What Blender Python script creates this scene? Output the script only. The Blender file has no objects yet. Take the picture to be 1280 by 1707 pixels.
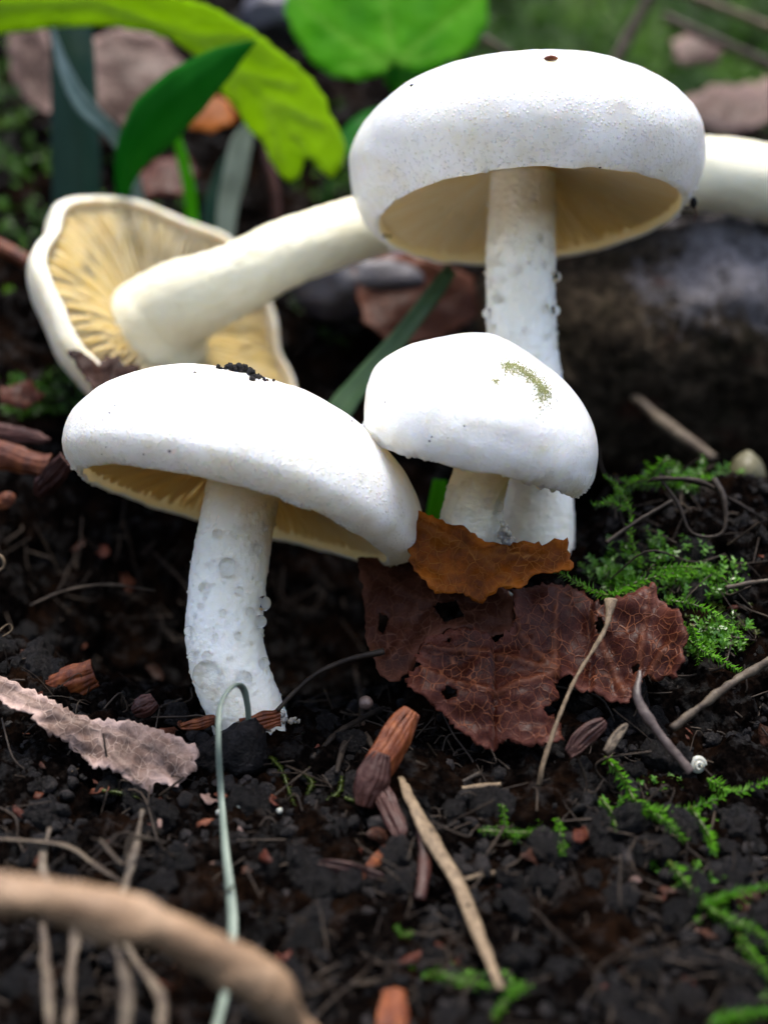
import bpy, math, random
import numpy as np
from mathutils import Vector, Matrix
from mathutils.geometry import delaunay_2d_cdt
from mathutils.bvhtree import BVHTree

# All coordinates in this script are centimetres (x right, y away from camera, z up); U turns them into metres.
U = 0.01
rng = np.random.default_rng(7)
random.seed(7)
SC = bpy.context.scene
COL = SC.collection

# ------------------------------------------------------------------ camera
DC = 20.0                      # cm from camera to the y = 0 plane
KP = 10.6667 / 1280.0          # cm per photo pixel on that plane
cam_d = bpy.data.cameras.new('camera')
cam = bpy.data.objects.new('camera', cam_d)
COL.objects.link(cam)
cam.location = (0, -DC * U, 0)
cam.rotation_euler = (math.pi / 2, 0, 0)
cam_d.sensor_fit = 'HORIZONTAL'
cam_d.sensor_width = 36.0
cam_d.lens = 36.0 * DC / 10.6667
cam_d.clip_start = 0.005
cam_d.clip_end = 500
cam_d.dof.use_dof = True
cam_d.dof.focus_distance = 0.194
cam_d.dof.aperture_fstop = 12.5
SC.camera = cam

# ------------------------------------------------------------------ light
SUN_EL, SUN_AZ = 82.0, 165.0    # azimuth measured from +Y (away) towards +X
w = bpy.data.worlds.new('World')
SC.world = w
w.use_nodes = True
nt = w.node_tree
sky = nt.nodes.new('ShaderNodeTexSky')
sky.sky_type = 'NISHITA'
sky.sun_disc = False
sky.air_density = 0.95
sky.dust_density = 4.0
sky.sun_elevation = math.radians(SUN_EL)
sky.sun_rotation = math.radians(SUN_AZ)
bg = nt.nodes['Background']
nt.links.new(sky.outputs[0], bg.inputs[0])
bg.inputs[1].default_value = 0.11
sd = bpy.data.lights.new('sun', 'SUN')
sd.energy = 1.35
sd.angle = math.radians(16)
sd.color = (1.0, 0.96, 0.9)
so = bpy.data.objects.new('sun', sd)
COL.objects.link(so)
_d = Vector((math.sin(math.radians(SUN_AZ)) * math.cos(math.radians(SUN_EL)),
             math.cos(math.radians(SUN_AZ)) * math.cos(math.radians(SUN_EL)), math.sin(math.radians(SUN_EL))))
so.rotation_euler = _d.to_track_quat('Z', 'Y').to_euler()
so.location = (0, 0, 1)
SC.view_settings.view_transform = 'Standard'
SC.view_settings.look = 'None'
SC.view_settings.gamma = 1
SC.view_settings.exposure = 2.15
SC.render.engine = 'CYCLES'
SC.cycles.use_denoising = True
SC.cycles.max_bounces = 8
SC.cycles.diffuse_bounces = 3
SC.cycles.glossy_bounces = 2
SC.cycles.transparent_max_bounces = 8
SC.cycles.caustics_reflective = False
SC.cycles.caustics_refractive = True

# ------------------------------------------------------------------ numpy noise
def _hash(x, y, z, s=0):
    h = (x.astype(np.uint32) * np.uint32(374761393) + y.astype(np.uint32) * np.uint32(668265263)
         + z.astype(np.uint32) * np.uint32(1442695041) + np.uint32((s * 97561 + 1013) & 0xffffffff))
    h = (h ^ (h >> np.uint32(13))) * np.uint32(1274126177)
    h = (h ^ (h >> np.uint32(16))) * np.uint32(2246822519)
    return (h ^ (h >> np.uint32(15))).astype(np.float64) / 4294967296.0

def vnoise(p, s=0):
    f = np.floor(p); i = f.astype(np.int64); t = p - f
    t = t * t * t * (t * (t * 6 - 15) + 10)
    r = 0
    for dx in (0, 1):
        wx = t[:, 0] if dx else 1 - t[:, 0]
        for dy in (0, 1):
            wy = t[:, 1] if dy else 1 - t[:, 1]
            for dz in (0, 1):
                wz = t[:, 2] if dz else 1 - t[:, 2]
                r = r + wx * wy * wz * _hash(i[:, 0] + dx, i[:, 1] + dy, i[:, 2] + dz, s)
    return r * 2 - 1

def fbm(p, octv=4, s=0, gain=0.5):
    a, r, n = 1.0, 0, 0
    for o in range(octv):
        r = r + a * vnoise(p * (2.03 ** o) + 17.3 * o, s + o); n += a; a *= gain
    return r / n

def worley(p, s=0):
    f = np.floor(p).astype(np.int64)
    best = np.full(len(p), 9.0); cid = np.zeros(len(p))
    for dx in (-1, 0, 1):
        for dy in (-1, 0, 1):
            for dz in (-1, 0, 1):
                cx, cy, cz = f[:, 0] + dx, f[:, 1] + dy, f[:, 2] + dz
                d = ((cx + _hash(cx, cy, cz, s) - p[:, 0]) ** 2 + (cy + _hash(cx, cy, cz, s + 1) - p[:, 1]) ** 2
                     + (cz + _hash(cx, cy, cz, s + 2) - p[:, 2]) ** 2)
                m = d < best
                best[m] = d[m]; cid[m] = _hash(cx, cy, cz, s + 3)[m]
    return np.sqrt(best), cid

def sstep(a, b, x):
    t = np.clip((x - a) / (b - a), 0, 1)
    return t * t * (3 - 2 * t)

# ------------------------------------------------------------------ pixel -> place
def P(px, py, y):
    """photo pixel at depth y (cm) -> point"""
    k = KP * (DC + y) / DC
    return np.array([(px - 640) * k, y, (853.5 - py) * k])

_SX = [-60, -9, -5, -2, 0, 1.5, 3, 6, 10, 60]
_SY = [3.0, 2.0, 2.9, 4.2, 4.4, 4.8, 5.8, 6.2, 6.0, 6]
def ground_z(x, y):
    """the smooth shape of the bank, without its crumbs"""
    x = np.asarray(x, float); y = np.asarray(y, float)
    st = sum(np.interp(x + o, _SX, _SY) for o in (-.8, -.4, 0, .4, .8)) / 5
    t = y - st
    sp = np.where(t > 6, t, np.log1p(np.exp(np.clip(t * 2.2, -40, 30))) / 2.2)
    bank = 160 * (1 - np.exp(-sp * 1.16 / 160)) + 2.4 * (1 - np.exp(-np.clip(t + .2, 0, 60) ** 2 * .9)) * sstep(3.2, .2, x)
    tf = -y - 1.0
    sf = np.where(tf > 8, tf, np.log1p(np.exp(np.clip(tf * 1.6, -40, 30))) / 1.6)
    front = -6.5 * (1 - np.exp(-sf * 1.0 / 6.5))
    z = -2.95 + bank + front
    z = z + 0.95 * np.exp(-((x + 5.6) / 2.0) ** 2 - ((y - 0.6) / 1.1) ** 2)
    z = z + 3.5 * sstep(1.2, 4.4, x) * sstep(-1.4, 2.7, y) * sstep(6.5, 3.3, y) * sstep(14, 8, x)
    z = z + 1.75 * np.exp(-((x - 1.7) / 1.15) ** 2 - ((y - 1.5) / 1.15) ** 2)
    z = z + 0.16 * fbm(np.stack([x * .7, y * .7, x * 0 + 3], -1).reshape(-1, 3), 2, 5).reshape(np.shape(x))
    return z

_yy = np.concatenate([np.arange(-15, 24, 0.03)])
def ground_hit(px, py, lift=0.0):
    k = KP * (DC + _yy) / DC
    X = (px - 640) * k; Z = (853.5 - py) * k
    g = ground_z(X, _yy) + lift
    j = np.nonzero(Z < g)[0]
    i = j[0] if len(j) else len(_yy) - 1
    return np.array([X[i], _yy[i], Z[i]])

def gpath(pts, lift=0.08):
    q = np.array([ground_hit(a[0], a[1], a[2] if len(a) > 2 else lift) for a in pts])
    y = q[:, 1].copy()
    if len(y) > 2:
        y[1:-1] = .25 * y[:-2] + .5 * y[1:-1] + .25 * y[2:]
    return np.array([P(a[0], a[1], yy) for a, yy in zip(pts, y)])

def ypath(pts):
    return np.array([P(*a) for a in pts])

def mpath(pts, lift=0.1):
    """(px, py, y) at a given depth, (px, py) lying on the bank"""
    return np.array([P(*a) if len(a) == 3 else ground_hit(a[0], a[1], lift) for a in pts])

def spline(pts, n):
    pts = np.asarray(pts, float)
    m = len(pts)
    if m == 2:
        t = np.linspace(0, 1, n)[:, None]
        return pts[0] * (1 - t) + pts[1] * t
    e = np.vstack([2 * pts[0] - pts[1], pts, 2 * pts[-1] - pts[-2]])
    u = np.linspace(0, m - 1 - 1e-9, n); i = u.astype(int); t = (u - i)[:, None]
    a, b, c, d = e[i], e[i + 1], e[i + 2], e[i + 3]
    return .5 * (2 * b + (c - a) * t + (2 * a - 5 * b + 4 * c - d) * t ** 2 + (3 * b - a - 3 * c + d) * t ** 3)

def interp_r(r, n):
    r = np.atleast_1d(np.asarray(r, float))
    return np.interp(np.linspace(0, 1, n), np.linspace(0, 1, len(r)), r) if len(r) > 1 else np.full(n, r[0])

# ------------------------------------------------------------------ mesh helpers
def unit(v):
    return v / np.maximum(np.linalg.norm(v, axis=-1, keepdims=True), 1e-12)

def frames(c):
    t = unit(np.gradient(c, axis=0))
    a = np.array([0, 0, 1.0]) if abs(t[0][2]) < .9 else np.array([1.0, 0, 0])
    n = np.zeros_like(c); n[0] = unit(np.cross(t[0], a))
    for i in range(1, len(c)):
        v = n[i - 1] - t[i] * np.dot(n[i - 1], t[i]); n[i] = unit(v)
    return t, n, np.cross(t, n)

def grid_faces(nu, nv, wrap=False):
    F = []
    for i in range(nu - 1):
        for j in range(nv if wrap else nv - 1):
            k = (j + 1) % nv
            F.append((i * nv + j, i * nv + k, (i + 1) * nv + k, (i + 1) * nv + j))
    return F

def tube(pts, rad, n=40, seg=10, rough=0.0, rs=3.0, flat=1.0, seed=0, cap=True):
    c = spline(pts, n); r = interp_r(rad, n)
    t, u, v = frames(c)
    th = np.linspace(0, 2 * np.pi, seg, endpoint=False)
    d = u[:, None] * np.cos(th)[None, :, None] + flat * v[:, None] * np.sin(th)[None, :, None]
    V = c[:, None] + d * r[:, None, None]
    V = V.reshape(-1, 3)
    if rough:
        V = V + d.reshape(-1, 3) * (fbm(V * rs + seed, 3, seed) * rough)[:, None]
    F = grid_faces(n, seg, True)
    if cap:
        F.append(tuple(range(seg))[::-1]); F.append(tuple((n - 1) * seg + j for j in range(seg)))
    return V, F

def thicken(V, F, t):
    V = np.asarray(V, float); N = np.zeros_like(V); cnt = {}
    for f in F:
        nn = np.cross(V[f[1]] - V[f[0]], V[f[-1]] - V[f[0]])
        for a in f: N[a] += nn
        for a, b in zip(f, f[1:] + f[:1]):
            if (b, a) in cnt: cnt[(b, a)] = 0
            else: cnt[(a, b)] = 1
    N = unit(N); n = len(V)
    t = np.asarray(t, float)
    T = (t if t.ndim else np.full(n, float(t)))[:, None] / 2
    G = list(F) + [tuple(n + a for a in f[::-1]) for f in F]
    G += [(b, a, n + a, n + b) for (a, b), k in cnt.items() if k]
    return np.vstack([V + N * T, V - N * T]), G

def blade(pts, width, side=(1, 0, 0), n=40, m=7, fold=0.25, thick=0.02, twist=0.0, wav=0.0, seed=0):
    c = spline(pts, n); wd = interp_r(width, n)
    t = unit(np.gradient(c, axis=0)); s0 = np.array(side, float)
    V = np.zeros((n, m, 3))
    for i in range(n):
        s = unit(s0 - t[i] * np.dot(s0, t[i])); nn = np.cross(t[i], s)
        a = twist * i / (n - 1); s, nn = s * math.cos(a) + nn * math.sin(a), nn * math.cos(a) - s * math.sin(a)
        for j in range(m):
            q = 2 * j / (m - 1) - 1
            V[i, j] = c[i] + s * q * wd[i] / 2 + nn * (abs(q) - .5) * fold * wd[i] / 2
    V = V.reshape(-1, 3)
    if wav: V = V + (fbm(V * 1.5 + seed, 3, seed) * wav)[:, None] * np.array([0.3, -.6, .5])
    return thicken(V, grid_faces(n, m), thick)

def in_poly(p, poly):
    x, y = p[:, 0], p[:, 1]; r = np.zeros(len(p), bool)
    q = np.roll(poly, -1, 0)
    for (x0, y0), (x1, y1) in zip(poly, q):
        if y0 == y1: continue
        r ^= ((y0 > y) != (y1 > y)) & (x < (x1 - x0) * (y - y0) / (y1 - y0) + x0)
    return r

def seg_dist(p, line):
    d = np.full(len(p), 1e9); al = np.zeros(len(p)); L = 0
    for a, b in zip(line[:-1], line[1:]):
        ab = b - a; l2 = max(ab @ ab, 1e-9)
        t = np.clip(((p - a) @ ab) / l2, 0, 1)
        e = np.linalg.norm(p - a - t[:, None] * ab, axis=1)
        m = e < d; d[m] = e[m]; al[m] = (L + t * math.sqrt(l2))[m]; L += math.sqrt(l2)
    return d, al / max(L, 1e-9)

def jagged(poly, step, amp, seed=0):
    poly = np.asarray(poly, float); out = []
    r = np.random.default_rng(seed)
    for a, b in zip(poly, np.roll(poly, -1, 0)):
        n = max(1, int(np.linalg.norm(b - a) / step))
        nv = np.array([-(b - a)[1], (b - a)[0]]) / max(np.linalg.norm(b - a), 1e-9)
        for i in range(n):
            out.append(a + (b - a) * i / n + (nv * r.normal(0, amp) if i else 0))
    return np.array(out)

def plane3(a, b, c):
    A, B, Cc = P(*a), P(*b), P(*c)
    return A, unit(np.cross(B - A, Cc - A))

def leaf_sheet(outline, plane, holes=(), veins=(), step=6, jag=1.2, warp=0.06, ws=1.2, vein_h=0.03, vein_w=5,
               curl=None, thick=0.018, seed=0):
    """an outline seen in the photo, laid on its own plane in the place, with relief and thickness"""
    A, N = plane
    if N[1] > 0: N = -N
    poly = jagged(outline, step, jag, seed)
    hs = [jagged(h, step * .7, jag * .5, seed + 3) for h in holes]
    lo, hi = poly.min(0), poly.max(0)
    gx, gy = np.meshgrid(np.arange(lo[0], hi[0], step), np.arange(lo[1], hi[1], step))
    g = np.stack([gx.ravel(), gy.ravel()], -1) + np.random.default_rng(seed).uniform(-.25, .25, (gx.size, 2)) * step
    keep = in_poly(g, poly)
    for h in hs: keep &= ~in_poly(g, h)
    g = g[keep]
    for q in [poly] + hs:
        d, _ = seg_dist(g, np.vstack([q, q[:1]])); g = g[d > step * .45]
    pts = [Vector(p) for p in poly]; E = [(i, (i + 1) % len(poly)) for i in range(len(poly))]
    for h in hs:
        o = len(pts); pts += [Vector(p) for p in h]; E += [(o + i, o + (i + 1) % len(h)) for i in range(len(h))]
    pts += [Vector(p) for p in g]
    v, _, f, *_ = delaunay_2d_cdt(pts, E, [], 0, 1e-4)
    v = np.array([tuple(a) for a in v])
    f = np.array([tuple(a) for a in f])
    c = v[f].mean(1); k = in_poly(c, poly)
    for h in hs: k &= ~in_poly(c, h)
    f = f[k]
    ray = np.stack([(v[:, 0] - 640) * KP, np.full(len(v), DC), (853.5 - v[:, 1]) * KP], -1)
    C0 = np.array([0, -DC, 0.0])
    t = ((A - C0) @ N) / (ray @ N)
    V = C0 + ray * t[:, None]
    off = warp * fbm(V * ws + seed * 3.1, 3, seed) + .25 * warp * fbm(V * ws * 5 + seed, 2, seed + 9)
    vm = np.zeros(len(v))
    for ln in veins:
        d, al = seg_dist(v, np.asarray(ln, float))
        e = np.exp(-(d / (vein_w * (1.15 - .8 * al))) ** 2); vm = np.maximum(vm, e)
    off = off + vein_h * vm
    if curl: off = off + curl(v[:, 0], v[:, 1])
    V = V + N * off[:, None]
    F = [tuple(int(x) for x in a) for a in f]
    V2, F2 = thicken(V, F, thick)
    ed, _ = seg_dist(v, np.vstack([poly, poly[:1]]))
    uv = np.stack([v[:, 0] * KP, v[:, 1] * KP, np.where(vm > .08, vm, -np.exp(-(ed / 11.0) ** 2))], -1)
    return V2, F2, np.vstack([uv, uv])

_ICO = {}
def ico(sub):
    if sub in _ICO: return _ICO[sub]
    import bmesh
    bm = bmesh.new(); bmesh.ops.create_icosphere(bm, subdivisions=sub, radius=1)
    V = np.array([tuple(v.co) for v in bm.verts]); F = [tuple(v.index for v in f.verts) for f in bm.faces]
    bm.free(); _ICO[sub] = (V, F); return V, F

def lump(r, sub=2, rough=.35, seed=0, sc=(1, 1, 1), fs=1.3):
    V, F = ico(sub)
    return V * (1 + rough * fbm(V * fs + seed * 7.7, 3, seed % 50))[:, None] * np.array(sc) * r, F

def merge(parts):
    V, F, o = [], [], 0
    for v, f in parts:
        V.append(v); F += [tuple(a + o for a in q) for q in f]; o += len(v)
    return np.vstack(V), F

def make_mesh(name, V, F, mat, smooth=True, attr=None):
    me = bpy.data.meshes.new(name)
    me.from_pydata((np.asarray(V) * U).tolist(), [], F)
    if smooth: me.polygons.foreach_set('use_smooth', [True] * len(me.polygons))
    if attr is not None:
        a = me.attributes.new('pc', 'FLOAT_VECTOR', 'POINT'); a.data.foreach_set('vector', np.asarray(attr, np.float32).ravel())
    if mat: me.materials.append(mat)
    me.update()
    return me

BASE = {}
def empty(name, label, cat, base, group=None):
    o = bpy.data.objects.new(name, None); COL.objects.link(o)
    o.empty_display_size = 0.005
    o.location = np.asarray(base) * U; BASE[o] = np.asarray(base, float)
    o['label'] = label; o['category'] = cat
    if group: o['group'] = group
    return o

def obj(name, V, F, mat, parent=None, label=None, cat=None, group=None, kind=None, smooth=True, attr=None, org=None):
    V = np.asarray(V, float)
    b = np.asarray(org, float) if org is not None else np.array([V[:, 0].mean(), V[:, 1].mean(), V[:, 2].min()])
    me = make_mesh(name, V - b, F, mat, smooth, attr)
    o = bpy.data.objects.new(name, me); COL.objects.link(o); BASE[o] = b
    if parent is not None:
        o.parent = parent; o.location = (b - BASE[parent]) * U
    else:
        o.location = b * U
    if label: o['label'] = label
    if cat: o['category'] = cat
    if group: o['group'] = group
    if kind: o['kind'] = kind
    return o

def bvh(V, F):
    return BVHTree.FromPolygons([tuple(v) for v in V], F)

def cast(trees, px, py):
    d = unit(P(px, py, 0) - np.array([0, -DC, 0])); best = None
    for t in trees:
        h = t.ray_cast(Vector((0, -DC, 0)), Vector(d))
        if h[0] is not None and (best is None or h[3] < best[3]): best = h
    return (np.array(best[0]), np.array(best[1])) if best else (None, None)

# ------------------------------------------------------------------ materials
class NB:
    def __init__(s, name):
        s.m = bpy.data.materials.new(name); s.m.use_nodes = True
        s.t = s.m.node_tree; s.p = s.t.nodes['Principled BSDF']; s.out = s.t.nodes['Material Output']
        tc = s.t.nodes.new('ShaderNodeTexCoord'); mp = s.t.nodes.new('ShaderNodeMapping')
        mp.inputs['Scale'].default_value = (100, 100, 100)
        s.t.links.new(tc.outputs['Object'], mp.inputs['Vector']); s.co = mp.outputs[0]
        s.oi = s.t.nodes.new('ShaderNodeObjectInfo')
        ad = s.t.nodes.new('ShaderNodeVectorMath'); ad.operation = 'MULTIPLY_ADD'
        s.t.links.new(s.oi.outputs['Random'], ad.inputs[0]); ad.inputs[1].default_value = (37, 19, 53)
        s.t.links.new(s.co, ad.inputs[2]); s.co = ad.outputs[0]
    def L(s, a, b): s.t.links.new(a, b)
    def node(s, k, **kw):
        n = s.t.nodes.new(k)
        for a, b in kw.items(): setattr(n, a, b)
        return n
    def attr(s, name='pc'):
        n = s.node('ShaderNodeAttribute'); n.attribute_name = name; return n.outputs['Vector']
    def scaled(s, co, v):
        n = s.node('ShaderNodeMapping'); n.inputs['Scale'].default_value = v; s.L(co, n.inputs[0]); return n.outputs[0]
    def noise(s, scale, detail=4, rough=.55, co=None, dist=0):
        n = s.node('ShaderNodeTexNoise'); n.inputs['Scale'].default_value = scale
        n.inputs['Detail'].default_value = detail; n.inputs['Roughness'].default_value = rough
        n.inputs['Distortion'].default_value = dist
        s.L(co or s.co, n.inputs['Vector']); return n.outputs['Fac']
    def voro(s, scale, feat='F1', co=None, rnd=1.0):
        n = s.node('ShaderNodeTexVoronoi'); n.feature = feat; n.inputs['Scale'].default_value = scale
        n.inputs['Randomness'].default_value = rnd
        s.L(co or s.co, n.inputs['Vector']); return n.outputs['Distance']
    def ramp(s, fac, stops):
        n = s.node('ShaderNodeValToRGB'); e = n.color_ramp.elements
        while len(e) < len(stops): e.new(.5)
        for i, (p, c) in enumerate(stops):
            e[i].position = p; e[i].color = (c, c, c, 1) if isinstance(c, (int, float)) else (*c, 1)
        s.L(fac, n.inputs[0]); return n.outputs[0]
    def mix(s, fac, a, b, blend='MIX'):
        n = s.node('ShaderNodeMix'); n.data_type = 'RGBA'; n.blend_type = blend
        for v, i in ((fac, 0), (a, 6), (b, 7)):
            if isinstance(v, (int, float)): n.inputs[i].default_value = v
            elif isinstance(v, tuple): n.inputs[i].default_value = (*v, 1)
            else: s.L(v, n.inputs[i])
        return n.outputs[2]
    def math(s, op, a, b=0.0):
        n = s.node('ShaderNodeMath'); n.operation = op
        for i, v in enumerate((a, b)):
            if isinstance(v, (int, float)): n.inputs[i].default_value = v
            else: s.L(v, n.inputs[i])
        return n.outputs[0]
    def bump(s, h, strength, dist, prev=None):
        n = s.node('ShaderNodeBump'); n.inputs['Strength'].default_value = strength
        n.inputs['Distance'].default_value = dist * U
        s.L(h, n.inputs['Height'])
        if prev is not None: s.L(prev, n.inputs['Normal'])
        s.L(n.outputs[0], s.p.inputs['Normal']); return n.outputs[0]
    def set(s, **kw):
        for k, v in kw.items():
            i = s.p.inputs[k.replace('_', ' ')]
            if isinstance(v, tuple) and len(v) == 3 and i.type == 'RGBA': i.default_value = (*v, 1)
            elif isinstance(v, (int, float, tuple)): i.default_value = v
            else: s.L(v, i)
    def translucent(s, fac, col):
        t = s.node('ShaderNodeBsdfTranslucent'); m = s.node('ShaderNodeMixShader'); m.inputs[0].default_value = fac
        if isinstance(col, tuple): t.inputs[0].default_value = (*col, 1)
        else: s.L(col, t.inputs[0])
        nl = s.p.inputs['Normal']
        if nl.is_linked: s.L(nl.links[0].from_socket, t.inputs['Normal'])
        s.L(s.p.outputs[0], m.inputs[1]); s.L(t.outputs[0], m.inputs[2]); s.L(m.outputs[0], s.out.inputs[0])

def generic(name, stops, ns=3.0, rough=.6, bump=.4, bs=12.0, bd=.02, spec=.5, tr=0.0, trc=None, stretch=None, sss=0, vary=.25):
    b = NB(name)
    co = b.scaled(b.co, stretch) if stretch else b.co
    f = b.noise(ns, 6, .6, co)
    k = len(stops)
    col = b.ramp(f, [(.28 + .44 * i / max(1, k - 1), c) for i, c in enumerate(stops)])
    if vary:
        h = b.node('ShaderNodeHueSaturation')
        b.L(b.math('MULTIPLY_ADD', b.oi.outputs['Random'], 2 * vary), h.inputs['Value'])
        h.inputs['Value'].links[0].from_node.inputs[2].default_value = 1 - vary
        b.L(col, h.inputs['Color']); col = h.outputs[0]
    b.set(Base_Color=col, Specular_IOR_Level=spec)
    b.set(Roughness=b.ramp(b.noise(bs * .6, 3), [(.3, max(0, rough - .15)), (.7, min(1, rough + .15))]))
    if bump: b.bump(b.noise(bs, 6, .65, co), bump, bd)
    if sss: b.set(Subsurface_Weight=sss, Subsurface_Radius=(.6, .4, .2), Subsurface_Scale=.15 * U)
    if tr: b.translucent(tr, trc or col)
    return b.m

def mat_cap(name, tint, film=0.5, beads=1.0):
    b = NB(name)
    pc = b.attr()                                   # (cos, sin, distance along the profile)
    fib = b.noise(1, 5, .65, b.scaled(pc, (26, 26, 2.2)))
    gran = b.noise(9, 5, .7)
    dew = b.voro(17)
    mott = b.noise(.9, 4, .6)
    col = b.ramp(mott, [(.32, tuple(x * .94 for x in tint)), (.52, tint), (.75, (tint[0] * 1.0, tint[1] * .985, tint[2] * .9))])
    sx = b.node('ShaderNodeSeparateXYZ'); b.L(pc, sx.inputs[0])
    stain = b.math('MULTIPLY', b.ramp(b.noise(1.7, 5, .7), [(.56, 0.0), (.72, 1.0)]), .4)
    col = b.mix(stain, col, (.72, .66, .36))
    col = b.mix(b.ramp(b.noise(1, 4, .7, b.scaled(pc, (16, 16, 1.6))), [(.35, .22), (.65, 0.0)]), col, tuple(x * y for x, y in zip(tint, (.86, .84, .76))))
    rimst = b.math('MULTIPLY', b.ramp(sx.outputs[2], [(.72, 0.0), (1.0, .5)]), b.ramp(b.noise(2.2, 5, .7), [(.42, 0.0), (.66, 1.0)]))
    col = b.mix(rimst, col, (.66, .60, .38))
    speck = b.math('MULTIPLY', b.ramp(b.noise(16, 2, .5), [(.74, 0.0), (.78, 1.0)]), .35)
    col = b.mix(speck, col, (.45, .42, .3))
    b.set(Base_Color=col, Subsurface_Weight=.75, Subsurface_Radius=(1.0, .82, .5), Subsurface_Scale=.55 * U, Subsurface_Anisotropy=.6)
    b.set(Roughness=b.ramp(gran, [(.35, .28), (.7, .62)]), Specular_IOR_Level=.45, Coat_Weight=film, Coat_Roughness=.22)
    n = b.bump(fib, .42, .035)
    n = b.bump(gran, .8, .04, n)
    dm = b.math('MULTIPLY', b.ramp(dew, [(.1, 1.0), (.42, 0.0)]), b.ramp(b.math('ADD', sx.outputs[2], b.math('MULTIPLY', b.noise(1.6, 3), .3)), [(.72, 0.0), (1.0, 1.0)]))
    b.bump(dm, beads, .03, n)
    b.translucent(.18, (.92, .91, .84))
    return b.m

def mat_stem(name='stem_flesh', k=1.0):
    b = NB(name)
    g = b.noise(16, 5, .7); m = b.noise(1.1, 4)
    fib = b.noise(6, 4, .6, b.scaled(b.co, (3, 3, .4)))
    col = b.ramp(m, [(.3, (.78 * k, .73 * k, .59 * k ** 1.6)), (.6, (.85 * k, .82 * k, .73 * k ** 1.6))])
    st = b.ramp(b.noise(3.3, 4, .7), [(.66, 0.0), (.76, .55)])
    col = b.mix(st, col, (.55, .43, .2))
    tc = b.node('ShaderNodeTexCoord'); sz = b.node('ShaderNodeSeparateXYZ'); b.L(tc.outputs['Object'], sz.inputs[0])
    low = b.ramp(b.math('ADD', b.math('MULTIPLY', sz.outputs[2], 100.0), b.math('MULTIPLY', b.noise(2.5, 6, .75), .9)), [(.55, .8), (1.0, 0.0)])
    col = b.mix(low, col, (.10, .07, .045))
    b.set(Base_Color=col, Subsurface_Weight=.7, Subsurface_Radius=(1.0, .8, .5), Subsurface_Scale=.16 * U,
          Roughness=.5, Specular_IOR_Level=.4, Coat_Weight=.2, Coat_Roughness=.3)
    n = b.bump(fib, .3, .03)
    n = b.bump(g, .7, .03, n)
    b.bump(b.ramp(b.voro(9), [(.12, 1.0), (.4, 0.0)]), .35, .03, n)
    return b.m

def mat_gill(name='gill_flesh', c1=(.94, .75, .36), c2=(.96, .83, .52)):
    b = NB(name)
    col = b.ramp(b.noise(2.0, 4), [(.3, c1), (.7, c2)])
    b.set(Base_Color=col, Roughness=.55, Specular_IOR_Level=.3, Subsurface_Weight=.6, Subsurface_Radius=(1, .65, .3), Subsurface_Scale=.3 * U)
    b.bump(b.noise(14, 4, .6), .25, .015)
    b.translucent(.55, col)
    return b.m

def mat_soil():
    b = NB('wet_soil')
    a = b.noise(1.1, 6, .65); f = b.noise(9, 8, .72); v = b.voro(7)
    col = b.ramp(f, [(.3, (.0004, .0003, .0003)), (.5, (.0016, .0012, .0011)), (.66, (.006, .0044, .0036)), (.8, (.024, .0165, .0125))])
    col = b.mix(b.ramp(a, [(.5, 0.0), (.72, .8)]), col, (.012, .0058, .003))
    grit = b.ramp(b.noise(26, 3, .6), [(.7, 0.0), (.76, 1.0)])
    col = b.mix(b.math('MULTIPLY', grit, .4), col, (.035, .029, .026))
    b.set(Base_Color=col, Roughness=b.ramp(b.noise(4, 5, .7), [(.35, .36), (.6, .9)]))
    b.set(Specular_IOR_Level=b.ramp(b.noise(3.2, 5, .7), [(.52, .0), (.66, .16)]))
    n = b.bump(f, .9, .09)
    n = b.bump(b.ramp(v, [(.1, 1.0), (.6, 0.0)]), .5, .05, n)
    b.bump(b.noise(40, 4, .7), .6, .02, n)
    return b.m

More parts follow.
